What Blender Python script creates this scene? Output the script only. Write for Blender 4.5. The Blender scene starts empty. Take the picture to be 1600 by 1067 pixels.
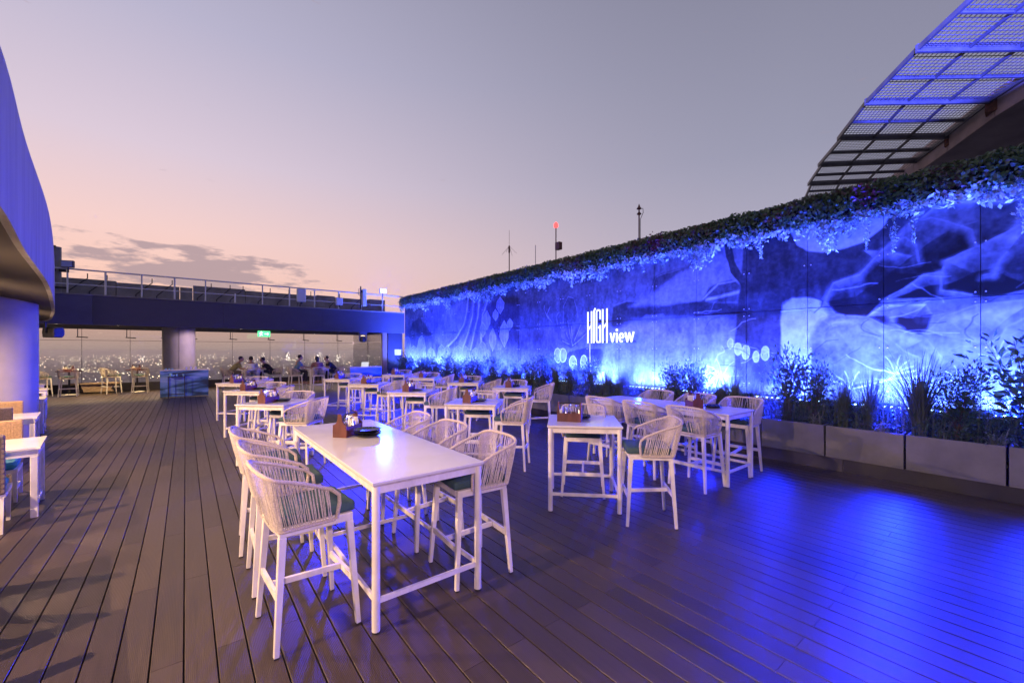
import bpy, bmesh, math, random
import numpy as np
from mathutils import Vector, Matrix, Euler
random.seed(7); RNG = np.random.default_rng(7)
PI = math.pi
sc = bpy.context.scene
COL = sc.collection

# ------------------------------------------------------------------ camera
cam_d = bpy.data.cameras.new('camera'); cam = bpy.data.objects.new('camera', cam_d); COL.objects.link(cam)
cam_d.sensor_width = 36; cam_d.lens = 650 / 1600 * 36; cam_d.shift_y = 14.5 / 1600
cam_d.clip_start = .05; cam_d.clip_end = 80000
cam.location = (0, 0, 1.85); cam.rotation_euler = (PI / 2, 0, -math.atan(510 / 650))
sc.camera = cam
sc.view_settings.view_transform = 'Standard'; sc.view_settings.look = 'None'
sc.view_settings.exposure = 0.0; sc.view_settings.gamma = 1; sc.view_settings.use_curve_mapping = False
sc.render.engine = 'CYCLES'
cy = sc.cycles
cy.use_denoising = True; cy.max_bounces = 6; cy.transparent_max_bounces = 12; cy.volume_bounces = 3
cy.sample_clamp_indirect = 4; cy.use_light_tree = True; cy.caustics_reflective = False; cy.caustics_refractive = False

# ------------------------------------------------------------------ dusk sky
def lin(r, g, b):
    f = lambda c: (c / 255 / 12.92) if c / 255 <= .04045 else ((c / 255 + .055) / 1.055) ** 2.4
    return (f(r), f(g), f(b), 1)
w = bpy.data.worlds.new('World'); sc.world = w; w.use_nodes = True
nt = w.node_tree; nt.nodes.clear()
def N(nt, t, **k):
    n = nt.nodes.new(t)
    for a, b in k.items(): setattr(n, a, b)
    return n
def LK(nt, a, b): nt.links.new(a, b)
def mathn(nt, op, a, b=None, c=None, clamp=False):
    n = N(nt, 'ShaderNodeMath', operation=op, use_clamp=clamp)
    for i, v in enumerate((a, b, c)):
        if v is None: continue
        if isinstance(v, (int, float)): n.inputs[i].default_value = v
        else: LK(nt, v, n.inputs[i])
    return n.outputs[0]
def ramp(nt, fac, stops, interp='LINEAR'):
    n = N(nt, 'ShaderNodeValToRGB'); cr = n.color_ramp; cr.interpolation = interp
    while len(cr.elements) < len(stops): cr.elements.new(.5)
    for e, (p, c) in zip(cr.elements, stops): e.position = p; e.color = c if len(c) == 4 else (*c, 1)
    LK(nt, fac, n.inputs[0]); return n.outputs[0]
def mixc(nt, fac, a, b, mode='MIX'):
    n = N(nt, 'ShaderNodeMix', data_type='RGBA', blend_type=mode)
    for s, v in ((n.inputs[0], fac), (n.inputs[6], a), (n.inputs[7], b)):
        if isinstance(v, (int, float)): s.default_value = v
        elif isinstance(v, tuple): s.default_value = v if len(v) == 4 else (*v, 1)
        else: LK(nt, v, s)
    return n.outputs[2]
tc = N(nt, 'ShaderNodeTexCoord'); sep = N(nt, 'ShaderNodeSeparateXYZ'); LK(nt, tc.outputs['Generated'], sep.inputs[0])
el = mathn(nt, 'DIVIDE', mathn(nt, 'ARCSINE', sep.outputs[2]), PI / 2)           # 0 horizon, 1 zenith
el = mathn(nt, 'MAXIMUM', el, 0.0)
az = mathn(nt, 'ARCTAN2', sep.outputs[0], sep.outputs[1])                        # 0 = +Y, positive to +X
daz = mathn(nt, 'ABSOLUTE', mathn(nt, 'ADD', az, math.radians(10)))              # sunset glow sits left of +Y
west = mathn(nt, 'SUBTRACT', 1.0, mathn(nt, 'DIVIDE', daz, math.radians(86)), clamp=True)
west = mathn(nt, 'MULTIPLY', mathn(nt, 'MULTIPLY', west, west), mathn(nt, 'SUBTRACT', 3.0, mathn(nt, 'MULTIPLY', west, 2.0)))
warm = ramp(nt, el, [(0, lin(186, 160, 150)), (.035, lin(228, 180, 162)), (.075, lin(255, 206, 186)), (.14, lin(248, 210, 204)), (.23, lin(222, 204, 219)),
                     (.36, lin(188, 183, 208)), (.55, lin(150, 151, 177)), (.8, lin(112, 114, 140)), (1, lin(90, 92, 120))])
cool = ramp(nt, el, [(0, lin(178, 160, 160)), (.05, lin(192, 175, 188)), (.12, lin(180, 175, 196)), (.25, lin(155, 155, 178)), (.45, lin(133, 133, 155)),
                     (.7, lin(105, 106, 130)), (1, lin(90, 92, 120))])
back = mathn(nt, 'DIVIDE', mathn(nt, 'SUBTRACT', daz, math.radians(82)), math.radians(75), clamp=True)
cool = mixc(nt, back, cool, ramp(nt, el, [(0, lin(96, 92, 120)), (.15, lin(104, 100, 130)), (.5, lin(98, 98, 126)), (1, lin(90, 92, 120))]))
col = mixc(nt, west, cool, warm)
# low broken cloud bank in front of the afterglow
cv = N(nt, 'ShaderNodeCombineXYZ'); LK(nt, mathn(nt, 'MULTIPLY', az, 7.0), cv.inputs[0]); LK(nt, mathn(nt, 'MULTIPLY', el, 48.0), cv.inputs[1])
nz = N(nt, 'ShaderNodeTexNoise'); nz.inputs['Scale'].default_value = 1.6; nz.inputs['Detail'].default_value = 9; nz.inputs['Roughness'].default_value = .62
LK(nt, cv.outputs[0], nz.inputs['Vector'])
cz1 = mathn(nt, 'SUBTRACT', 1.0, mathn(nt, 'MULTIPLY', mathn(nt, 'ABSOLUTE', mathn(nt, 'SUBTRACT', el, .095)), 1 / .036), clamp=True)
cz2 = mathn(nt, 'SUBTRACT', 1.0, mathn(nt, 'MULTIPLY', mathn(nt, 'ABSOLUTE', mathn(nt, 'ADD', az, math.radians(-1))), 1 / math.radians(13)), clamp=True)
cm = mathn(nt, 'MULTIPLY', mathn(nt, 'POWER', cz1, .45), mathn(nt, 'POWER', cz2, .5))
dens = mathn(nt, 'ADD', nz.outputs[0], mathn(nt, 'MULTIPLY', cm, .42))
dens = ramp(nt, dens, [(.67, (0, 0, 0)), (.78, (1, 1, 1))])
dens = mathn(nt, 'MULTIPLY', dens, .82)
col = mixc(nt, dens, col, lin(172, 150, 158))
bg = N(nt, 'ShaderNodeBackground'); LK(nt, col, bg.inputs[0]); bg.inputs[1].default_value = 1.0
wo = N(nt, 'ShaderNodeOutputWorld'); LK(nt, bg.outputs[0], wo.inputs[0])

# ------------------------------------------------------------------ helpers
def tag(o, label=None, cat=None, group=None, kind=None):
    if label: o['label'] = label
    if cat: o['category'] = cat
    if group: o['group'] = group
    if kind: o['kind'] = kind
    return o
def empty(name, loc=(0, 0, 0), rz=0, label=None, cat=None, group=None, kind=None):
    o = bpy.data.objects.new(name, None); COL.objects.link(o); o.location = loc; o.rotation_euler = (0, 0, rz)
    o.empty_display_size = .1
    return tag(o, label, cat, group, kind)
def children(o): return [c for c in bpy.data.objects if c.parent == o]
class MB:
    def __init__(s): s.v = []; s.f = []; s.m = []; s.M = Matrix.Identity(4); s.k = 0
    def add(s, vs, fs):
        n = len(s.v); s.v += [tuple(s.M @ Vector(v)) for v in vs]; s.f += [tuple(n + i for i in f) for f in fs]; s.m += [s.k] * len(fs); return s
    def box(s, x0, x1, y0, y1, z0, z1):
        return s.add([(x0, y0, z0), (x1, y0, z0), (x1, y1, z0), (x0, y1, z0), (x0, y0, z1), (x1, y0, z1), (x1, y1, z1), (x0, y1, z1)],
                     [(0, 3, 2, 1), (4, 5, 6, 7), (0, 1, 5, 4), (1, 2, 6, 5), (2, 3, 7, 6), (3, 0, 4, 7)])
    def cbox(s, x0, x1, y0, y1, z0, z1, c):         # box with chamfered edges
        bm = bmesh.new(); r = bmesh.ops.create_cube(bm, size=1)
        for v in bm.verts: v.co = Vector((x0 + (v.co.x + .5) * (x1 - x0), y0 + (v.co.y + .5) * (y1 - y0), z0 + (v.co.z + .5) * (z1 - z0)))
        bmesh.ops.bevel(bm, geom=list(bm.edges), offset=c, segments=1, affect='EDGES', profile=.5)
        bm.verts.ensure_lookup_table(); bm.verts.index_update()
        s.add([tuple(v.co) for v in bm.verts], [tuple(v.index for v in f.verts) for f in bm.faces]); bm.free(); return s
    def beam(s, a, b, wa, wb=None, ha=None, hb=None, up=(0, 0, 1)):   # rectangular bar a->b
        a = Vector(a); b = Vector(b); d = (b - a).normalized(); u = Vector(up)
        if abs(d.dot(u)) > .98: u = Vector((1, 0, 0))
        x = d.cross(u).normalized(); y = x.cross(d).normalized(); wb = wa if wb is None else wb; ha = wa if ha is None else ha; hb = (ha if wb == wa else wb) if hb is None else hb
        vs = []
        for p, ww, hh in ((a, wa, ha), (b, wb, hb)):
            for sx, sy in ((-1, -1), (1, -1), (1, 1), (-1, 1)): vs.append(tuple(p + x * sx * ww / 2 + y * sy * hh / 2))
        return s.add(vs, [(0, 1, 2, 3), (7, 6, 5, 4), (0, 4, 5, 1), (1, 5, 6, 2), (2, 6, 7, 3), (3, 7, 4, 0)])
    def tube(s, pts, r, n=8, cap=True):
        pts = [Vector(p) for p in pts]; rs = r if isinstance(r, (list, tuple)) else [r] * len(pts); vs = []; fs = []
        d0 = (pts[1] - pts[0]).normalized(); x = d0.cross(Vector((0, 0, 1)))
        if x.length < .05: x = Vector((1, 0, 0))
        x.normalize()
        for i, p in enumerate(pts):
            d = (pts[min(i + 1, len(pts) - 1)] - pts[max(i - 1, 0)]).normalized()
            x = (x - d * x.dot(d)).normalized(); y = d.cross(x)
            for j in range(n):
                t = 2 * PI * (j + .5) / n; vs.append(tuple(p + (x * math.cos(t) + y * math.sin(t)) * rs[i]))
        for i in range(len(pts) - 1):
            for j in range(n):
                k = (j + 1) % n; fs.append((i * n + j, i * n + k, (i + 1) * n + k, (i + 1) * n + j))
        if cap: fs += [tuple(range(n))[::-1], tuple(range((len(pts) - 1) * n, len(pts) * n))]
        return s.add(vs, fs)
    def lathe(s, prof, n=20, c=(0, 0, 0)):
        vs = []; fs = []
        for r, z in prof:
            for j in range(n): t = 2 * PI * j / n; vs.append((c[0] + r * math.cos(t), c[1] + r * math.sin(t), c[2] + z))
        for i in range(len(prof) - 1):
            for j in range(n): k = (j + 1) % n; fs.append((i * n + j, i * n + k, (i + 1) * n + k, (i + 1) * n + j))
        fs += [tuple(range(n))[::-1], tuple(range((len(prof) - 1) * n, len(prof) * n))]
        return s.add(vs, fs)
    def prism(s, poly, axis, a, b):                 # polygon extruded along an axis
        n = len(poly)
        def P(p, t): return {'x': (t, p[0], p[1]), 'y': (p[0], t, p[1]), 'z': (p[0], p[1], t)}[axis]
        return s.add([P(p, a) for p in poly] + [P(p, b) for p in poly], [tuple(range(n))[::-1], tuple(range(n, 2 * n))] + [(i, (i + 1) % n, n + (i + 1) % n, n + i) for i in range(n)])
    def mesh(s, name, mat, smooth=False, bevel=0):
        me = bpy.data.meshes.new(name); me.from_pydata(s.v, [], s.f)
        for m in (mat if isinstance(mat, (list, tuple)) else [mat]): me.materials.append(m)
        if any(s.m): me.polygons.foreach_set('material_index', s.m)
        bm = bmesh.new(); bm.from_mesh(me); bmesh.ops.recalc_face_normals(bm, faces=bm.faces)
        if bevel: bmesh.ops.bevel(bm, geom=[e for e in bm.edges if len(e.link_faces) == 2 and e.calc_face_angle(0) > .6], offset=bevel, segments=1, affect='EDGES', profile=.5)
        bm.to_mesh(me); bm.free()
        if smooth:
            me.polygons.foreach_set('use_smooth', [True] * len(me.polygons)); me.set_sharp_from_angle(angle=math.radians(40))
        me.update(); return me
    def build(s, name, mat, parent=None, smooth=False, bevel=0, loc=None, **k):
        return link(name, s.mesh(name, mat, smooth, bevel), parent, loc, **k)
def link(name, me, parent=None, loc=None, rz=0, **k):
    o = bpy.data.objects.new(name, me); COL.objects.link(o)
    if parent: o.parent = parent
    if loc: o.location = loc
    if rz: o.rotation_euler = (0, 0, rz)
    if k: tag(o, **k)
    return o
def rawmesh(name, V, F, mat):
    me = bpy.data.meshes.new(name); V = np.asarray(V, np.float32); F = np.asarray(F, np.int32)
    me.vertices.add(len(V)); me.vertices.foreach_set('co', V.ravel())
    k = F.shape[1]; me.loops.add(F.size); me.loops.foreach_set('vertex_index', F.ravel())
    me.polygons.add(len(F)); me.polygons.foreach_set('loop_start', np.arange(0, F.size, k)); me.update(calc_edges=True)
    for m in (mat if isinstance(mat, (list, tuple)) else [mat]): me.materials.append(m)
    return me
KIDS = {}
def kids(o):
    return [c for c in KIDS.get(o.name, [])]
def register(o):
    KIDS[o.name] = [c for c in o.children]
    for c in o.children: register(c)
def copy_tree(o, parent=None):
    c = o.copy(); COL.objects.link(c); c.parent = parent
    for ch in kids_src(o): copy_tree(ch, c)
    return c
def kids_src(o):
    if o.name not in KIDS: bpy.context.view_layer.update(); register(o)
    return KIDS[o.name]

# ------------------------------------------------------------------ materials
def mat(name, color, rough=.5, metal=0, spec=.5, noise=None, bump=None, coat=0, emit=None, estr=0, trans=0):
    m = bpy.data.materials.new(name); m.use_nodes = True; t = m.node_tree; b = t.nodes['Principled BSDF']
    b.inputs['Roughness'].default_value = rough; b.inputs['Metallic'].default_value = metal; b.inputs['Specular IOR Level'].default_value = spec
    c = color if len(color) == 4 else (*color, 1); b.inputs['Base Color'].default_value = c
    if coat: b.inputs['Coat Weight'].default_value = coat; b.inputs['Coat Roughness'].default_value = .08
    if emit: b.inputs['Emission Color'].default_value = (*emit, 1); b.inputs['Emission Strength'].default_value = estr
    g = None
    if noise or bump: g = N(t, 'ShaderNodeNewGeometry')
    if noise:       # (scale, amount, detail, stretch)
        sc_, amt, det, st = noise
        mp = N(t, 'ShaderNodeMapping'); mp.inputs['Scale'].default_value = st; LK(t, g.outputs['Position'], mp.inputs[0])
        n = N(t, 'ShaderNodeTexNoise'); n.inputs['Scale'].default_value = sc_; n.inputs['Detail'].default_value = det; n.inputs['Roughness'].default_value = .6; LK(t, mp.outputs[0], n.inputs['Vector'])
        f = ramp(t, n.outputs[0], [(.3, (1 - amt,) * 3), (.7, (1 + amt * .4,) * 3)])
        LK(t, mixc(t, 1.0, c, f, 'MULTIPLY'), b.inputs['Base Color'])
        LK(t, mathn(t, 'ADD', rough - .08, mathn(t, 'MULTIPLY', n.outputs[0], .16)), b.inputs['Roughness'])
    if bump:        # (scale, strength, dist)
        n2 = N(t, 'ShaderNodeTexNoise'); n2.inputs['Scale'].default_value = bump[0]; n2.inputs['Detail'].default_value = 5; LK(t, g.outputs['Position'], n2.inputs['Vector'])
        bp = N(t, 'ShaderNodeBump'); bp.inputs['Strength'].default_value = bump[1]; bp.inputs['Distance'].default_value = bump[2]; LK(t, n2.outputs[0], bp.inputs['Height']); LK(t, bp.outputs[0], b.inputs['Normal'])
    return m
one = (1, 1, 1)
M = {}
M['frame'] = mat('white_painted_wood', (.80, .78, .76), .45, noise=(9, .22, 6, (1, 1, .5)), bump=(60, .15, .002))
M['top'] = mat('white_stone_top', (.74, .73, .70), .13, spec=.6, noise=(3, .06, 4, one))
M['edge'] = mat('worn_table_edge', (.55, .50, .47), .5, noise=(12, .3, 5, one))
M['rope'] = mat('woven_rope', (.68, .62, .57), .8, noise=(90, .35, 3, one), bump=(260, .5, .002))
M['rim'] = mat('rope_bound_rim', (.62, .54, .47), .8, noise=(120, .35, 3, one), bump=(260, .6, .002))
M['cushion'] = mat('teal_grey_cushion', (.045, .10, .115), .75, noise=(14, .25, 5, one), bump=(300, .25, .001))
M['teal'] = mat('bright_teal_cushion', (.03, .28, .36), .7, noise=(14, .2, 5, one))
M['foot'] = mat('black_foot_cap', (.02, .02, .02), .6)
M['wood'] = mat('dark_red_caddy_wood', (.12, .036, .026), .5, noise=(14, .45, 6, (1, 1, .25)))
M['black'] = mat('black_metal', (.015, .015, .018), .4, noise=(20, .2, 3, one))
M['plate'] = mat('black_glazed_plate', (.012, .014, .018), .25, noise=(20, .2, 3, one))
M['steel'] = mat('cutlery_steel', (.62, .62, .65), .22, 1)
M['paper'] = mat('white_paper', (.75, .75, .72), .7)
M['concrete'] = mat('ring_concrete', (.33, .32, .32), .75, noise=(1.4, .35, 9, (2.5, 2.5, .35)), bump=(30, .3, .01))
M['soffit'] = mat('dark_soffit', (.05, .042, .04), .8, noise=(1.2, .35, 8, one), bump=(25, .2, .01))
M['column'] = mat('painted_column', (.42, .41, .42), .6, noise=(2.2, .16, 8, one), bump=(22, .25, .006))
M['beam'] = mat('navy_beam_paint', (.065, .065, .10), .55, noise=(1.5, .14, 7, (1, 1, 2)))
M['beam_lit'] = mat('navy_beam_lit', (.11, .11, .18), .55, noise=(1.5, .14, 7, (1, 1, 2)))  # left stretch of the beam, its stronger light put into the colour
M['parapet'] = mat('weathered_parapet', (.30, .29, .28), .8, noise=(2, .4, 9, (1, 1, 1)), bump=(18, .3, .01))
M['rail'] = mat('white_rail_paint', (.72, .72, .72), .4, noise=(8, .12, 4, one))
M['planter'] = mat('fibre_cement_planter', (.19, .19, .21), .62, noise=(2.6, .3, 9, one), bump=(50, .2, .003))
M['plinth'] = mat('dark_plinth_stone', (.035, .035, .045), .35, noise=(3, .3, 7, one))
M['plinth2'] = mat('grey_plinth_stone', (.09, .085, .10), .4, noise=(3, .4, 7, one))
M['soil'] = mat('planter_soil', (.03, .022, .016), .95, noise=(30, .5, 5, one), bump=(40, .8, .02))
M['wicker'] = mat('wicker', (.50, .33, .17), .7, noise=(60, .4, 3, one))
M['darkwicker'] = mat('grey_wicker', (.14, .11, .12), .75, noise=(60, .4, 3, one))
M['wallback'] = mat('render_grey', (.22, .21, .23), .8, noise=(2, .3, 8, one))
M['glassframe'] = mat('pale_aluminium', (.55, .55, .57), .35, .6)
M['jamb'] = mat('timber_jamb', (.24, .15, .09), .6, noise=(8, .35, 6, (1, 1, .2)))
M['darkwall'] = mat('dark_recess_wall', (.014, .014, .022), .6, noise=(2, .25, 6, one))
M['pinkpanel'] = mat('pale_notice_panel', (.5, .36, .36), .6)
M['grate'] = mat('grating_steel', (.14, .135, .145), .5, .3, noise=(4, .4, 7, one))
M['slab'] = mat('canopy_slab_concrete', (.34, .28, .32), .8, noise=(1.5, .3, 8, one))
M['slabface'] = mat('pink_lit_slab_edge', (.48, .37, .36), .75, noise=(1.5, .35, 8, one))  # pink light along the slab edge, put into its base colour
M['rust'] = mat('rusty_bracket', (.20, .09, .05), .8, noise=(14, .5, 6, one))
M['tower'] = mat('tower_cladding', (.2, .2, .2), .8)
M['hub'] = mat('antenna_white', (.62, .64, .66), .5, noise=(6, .1, 4, one))
M['rustpole'] = mat('red_brown_mast', (.14, .055, .045), .6, noise=(9, .4, 4, one))
M['bark'] = mat('plant_stem', (.10, .07, .05), .85)
M['benchwood'] = mat('driftwood', (.30, .22, .16), .75, noise=(6, .5, 7, (1, 1, 3)))
M['skin'] = mat('skin', (.42, .25, .18), .55); M['hair'] = mat('dark_hair', (.02, .015, .012), .6)
M['white_shirt'] = mat('white_shirt', (.72, .74, .78), .8); M['khaki_shirt'] = mat('olive_shirt', (.26, .25, .12), .8)
M['black_shirt'] = mat('black_shirt', (.018, .018, .024), .8); M['blue_shirt'] = mat('blue_shirt', (.12, .22, .34), .8)
M['maroon_top'] = mat('brown_top', (.20, .09, .09), .8); M['jeans'] = mat('dark_trousers', (.022, .024, .035), .85)
M['grey_trousers'] = mat('grey_trousers', (.12, .11, .11), .85)
M['drink'] = mat('pale_blue_tumbler', (.3, .6, .75), .2)
def emis(name, c, s, sample=False):
    m = bpy.data.materials.new(name); m.use_nodes = True; t = m.node_tree; t.nodes.clear()
    e = N(t, 'ShaderNodeEmission'); e.inputs[0].default_value = (*c, 1); e.inputs[1].default_value = s; o = N(t, 'ShaderNodeOutputMaterial'); LK(t, e.outputs[0], o.inputs[0])
    if not sample: m.cycles.emission_sampling = 'NONE'
    return m
M['led'] = emis('led_dots', (.45, .75, 1), 9); M['sign'] = emis('sign_letter_face', (.85, .93, 1), 1.7, True)
M['beacon'] = emis('red_beacon_lens', (1, .03, .03), 7, True); M['exit'] = emis('exit_green', (.10, .85, .30), 2.0); M['exitw'] = emis('exit_white', (.75, 1, .8), 2.2)
M['lampon'] = emis('downlight_lens', (1, .8, .55), 9); M['floodlens'] = emis('flood_lens', (.25, .38, 1), 14); M['screen'] = emis('laptop_lid_screen', (.75, .75, .85), 1.0)
def leafmat(name, stops, rough=.5):
    m = bpy.data.materials.new(name); m.use_nodes = True; t = m.node_tree; b = t.nodes['Principled BSDF']; g = N(t, 'ShaderNodeNewGeometry')
    n = N(t, 'ShaderNodeTexNoise'); n.inputs['Scale'].default_value = .9; LK(t, g.outputs['Position'], n.inputs['Vector'])
    f = mathn(t, 'ADD', mathn(t, 'MULTIPLY', g.outputs['Random Per Island'], .5), mathn(t, 'SUBTRACT', mathn(t, 'MULTIPLY', n.outputs[0], 1.6), .55), clamp=True)
    LK(t, ramp(t, f, stops), b.inputs['Base Color']); b.inputs['Roughness'].default_value = rough
    tr = N(t, 'ShaderNodeBsdfTranslucent'); LK(t, ramp(t, f, stops), tr.inputs[0]); mx = N(t, 'ShaderNodeMixShader'); mx.inputs[0].default_value = .2
    LK(t, b.outputs[0], mx.inputs[1]); LK(t, tr.outputs[0], mx.inputs[2]); LK(t, mx.outputs[0], t.nodes['Material Output'].inputs[0])
    return m
M['hedge'] = leafmat('hedge_leaves', [(0, (.03, .06, .03)), (.3, (.055, .12, .045)), (.5, (.10, .15, .05)), (.7, (.07, .08, .045)), (.85, (.14, .06, .06)), (1, (.09, .17, .07))])
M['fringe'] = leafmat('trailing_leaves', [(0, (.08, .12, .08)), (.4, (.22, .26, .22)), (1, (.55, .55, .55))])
M['redleaf'] = leafmat('red_leaves', [(0, (.10, .02, .03)), (1, (.17, .035, .05))])
M['shrub'] = leafmat('shrub_leaves', [(0, (.03, .06, .03)), (.6, (.05, .10, .05)), (1, (.08, .12, .06))])
M['blade'] = leafmat('grass_blades', [(0, (.06, .09, .05)), (.6, (.10, .13, .07)), (1, (.2, .2, .14))])
M['flax'] = leafmat('flax_blades', [(0, (.16, .2, .13)), (1, (.34, .34, .26))])
# deck board material: brushed composite, grooved along its length, tone different per board
PITCH, BX0, BL = .158, -.166, 2.22
def deckmat():
    m = bpy.data.materials.new('composite_deck'); m.use_nodes = True; t = m.node_tree; b = t.nodes['Principled BSDF']
    g = N(t, 'ShaderNodeNewGeometry'); s = N(t, 'ShaderNodeSeparateXYZ'); LK(t, g.outputs['Position'], s.inputs[0])
    i = mathn(t, 'FLOOR', mathn(t, 'DIVIDE', mathn(t, 'SUBTRACT', s.outputs[0], BX0), PITCH))
    par = mathn(t, 'MODULO', mathn(t, 'ADD', i, 1000), 2)
    j = mathn(t, 'FLOOR', mathn(t, 'DIVIDE', mathn(t, 'SUBTRACT', mathn(t, 'SUBTRACT', s.outputs[1], .95), mathn(t, 'MULTIPLY', par, BL / 2)), BL))
    cv = N(t, 'ShaderNodeCombineXYZ'); LK(t, i, cv.inputs[0]); LK(t, j, cv.inputs[1]); wn = N(t, 'ShaderNodeTexWhiteNoise', noise_dimensions='3D'); LK(t, cv.outputs[0], wn.inputs[0])
    mp = N(t, 'ShaderNodeMapping'); mp.inputs['Scale'].default_value = (14, .9, 1); LK(t, g.outputs['Position'], mp.inputs[0])
    n = N(t, 'ShaderNodeTexNoise'); n.inputs['Scale'].default_value = 2.2; n.inputs['Detail'].default_value = 7; n.inputs['Roughness'].default_value = .65; LK(t, mp.outputs[0], n.inputs['Vector'])
    n3 = N(t, 'ShaderNodeTexNoise'); n3.inputs['Scale'].default_value = .55; n3.inputs['Detail'].default_value = 6; LK(t, g.outputs['Position'], n3.inputs['Vector'])
    tone = mathn(t, 'ADD', mathn(t, 'ADD', .04, mathn(t, 'MULTIPLY', wn.outputs[0], .30)), mathn(t, 'ADD', mathn(t, 'MULTIPLY', n.outputs[0], .55), mathn(t, 'MULTIPLY', n3.outputs[0], .45)))
    c = ramp(t, tone, [(.35, (.028, .021, .019)), (.65, (.050, .037, .032)), (.95, (.080, .061, .053))])
    # dark scuffs along the grain
    mp2 = N(t, 'ShaderNodeMapping'); mp2.inputs['Scale'].default_value = (60, 1.1, 1); LK(t, g.outputs['Position'], mp2.inputs[0])
    n4 = N(t, 'ShaderNodeTexNoise'); n4.inputs['Scale'].default_value = 1.0; n4.inputs['Detail'].default_value = 4; LK(t, mp2.outputs[0], n4.inputs['Vector'])
    sc_ = ramp(t, n4.outputs[0], [(.70, (1, 1, 1)), (.78, (.35, .35, .35))]); c = mixc(t, 1.0, c, sc_, 'MULTIPLY')
    LK(t, c, b.inputs['Base Color'])
    LK(t, mathn(t, 'ADD', .26, mathn(t, 'MULTIPLY', n.outputs[0], .24)), b.inputs['Roughness']); b.inputs['Specular IOR Level'].default_value = .42
    wv = mathn(t, 'SINE', mathn(t, 'MULTIPLY', s.outputs[0], 2 * PI / .0088))
    bp = N(t, 'ShaderNodeBump'); bp.inputs['Strength'].default_value = .35; bp.inputs['Distance'].default_value = .0012
    LK(t, mathn(t, 'ADD', wv, mathn(t, 'MULTIPLY', n.outputs[0], 1.5)), bp.inputs['Height']); LK(t, bp.outputs[0], b.inputs['Normal'])
    return m
M['deck'] = deckmat()
def glassmat():
    m = bpy.data.materials.new('clear_glazing'); m.use_nodes = True; t = m.node_tree; t.nodes.clear()
    a = N(t, 'ShaderNodeBsdfTransparent'); a.inputs[0].default_value = (.93, .94, .94, 1); g = N(t, 'ShaderNodeBsdfGlossy'); g.inputs['Roughness'].default_value = .03
    f = N(t, 'ShaderNodeFresnel'); f.inputs[0].default_value = 1.5; mx = N(t, 'ShaderNodeMixShader'); LK(t, mathn(t, 'MULTIPLY', f.outputs[0], .8, clamp=True), mx.inputs[0])
    LK(t, a.outputs[0], mx.inputs[1]); LK(t, g.outputs[0], mx.inputs[2]); o = N(t, 'ShaderNodeOutputMaterial'); LK(t, mx.outputs[0], o.inputs[0]); return m
M['glass'] = glassmat()

# ------------------------------------------------------------------ lamps the place has, and added fill spots
def area(name, loc, direction, sx, sy, power, color, spread=180):
    d = bpy.data.lights.new(name, 'AREA'); d.shape = 'RECTANGLE'; d.size = sx; d.size_y = sy; d.energy = power; d.color = color; d.spread = math.radians(spread)
    o = bpy.data.objects.new(name, d); COL.objects.link(o); o.location = loc
    q = Vector(direction).to_track_quat('-Z', 'X' if abs(Vector(direction).normalized().x) < .9 else 'Y'); o.rotation_euler = q.to_euler(); return o
def spot(name, loc, target, power, color, angle, blend=.3, radius=.05):
    d = bpy.data.lights.new(name, 'SPOT'); d.energy = power; d.color = color; d.spot_size = math.radians(angle); d.spot_blend = blend; d.shadow_soft_size = radius
    o = bpy.data.objects.new(name, d); COL.objects.link(o); o.location = loc
    o.rotation_euler = (Vector(target) - Vector(loc)).to_track_quat('-Z', 'Y').to_euler(); return o
BLUE = (.003, .012, 1.0); CYAN = (.15, .27, 1.0); WARM = (1.0, .62, .36); PINK = (1.0, .60, .55)
WX = 8.9; K_SPILL = 16.0
K_WASH, K_BASE, K_FLOOD, K_WARM = 12.0, 24.0, 9.0, 8.5
for i in range(15):
    y = -1.6 + i * 1.5
    l = area('wall_washer', (WX - .42, y, .98), (.30, 0, 1), .10, 1.1, 75 * K_WASH, BLUE, 150)
    l2 = area('led_bar', (WX - .24, y, 1.0), (.24, 0, 1), .05, 1.15, 7 * K_BASE * (1.3, 2.2, 1.8, .9, 1.8, .6, 1.7, .7, 1.1, .8, .6, 1.2, 1.9, 1.5, 1.9)[i], CYAN, 170)
    l3 = area('led_spill', (WX - .36, y, 1.12), (-1, 0, -.40), .10, 1.2, 17 * K_SPILL * (1, 1.4, 1, 1, 1.6, 1, 1, 1, 1, 1, 1, 1, 1, 1, 1)[i], (.006, .02, 1), 78)
# blue flood on the far railing, then added spots without any fixture
spot('flood_far', (7.78, 20.2, 4.75), (4.5, 9, 0), 800 * K_FLOOD, BLUE, 84, .6, .35)
spot('canopy_fill', (2, -3, 5), (3, -2.61, 5.8), 12000 * K_FLOOD, (.07, .09, 1), 51, .06, .05)  # added to turn the canopy grating blue; no lamp is built there
spot('ring_fill', (-1.42, 9.2, 3.98), (6.9, 3.6, 0.2), 170 * K_FLOOD, (.03, .035, 1), 62, .9, .25)  # added for blue on the planter fronts and right-hand deck
spot('rear_fill', (7.6, -2.6, 4.9), (-1.5, 9, 1.5), 90 * K_FLOOD, (.06, .05, 1), 95, .6, .12)  # added behind the camera, throws blue on the left ring
spot('column_fill', (1.6, 21.0, 2.70), (-.2, 22.9, 1.3), 30 * K_WARM, (1, .66, .72), 60, .5, .05)  # added pink spot that brightens the far column
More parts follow.
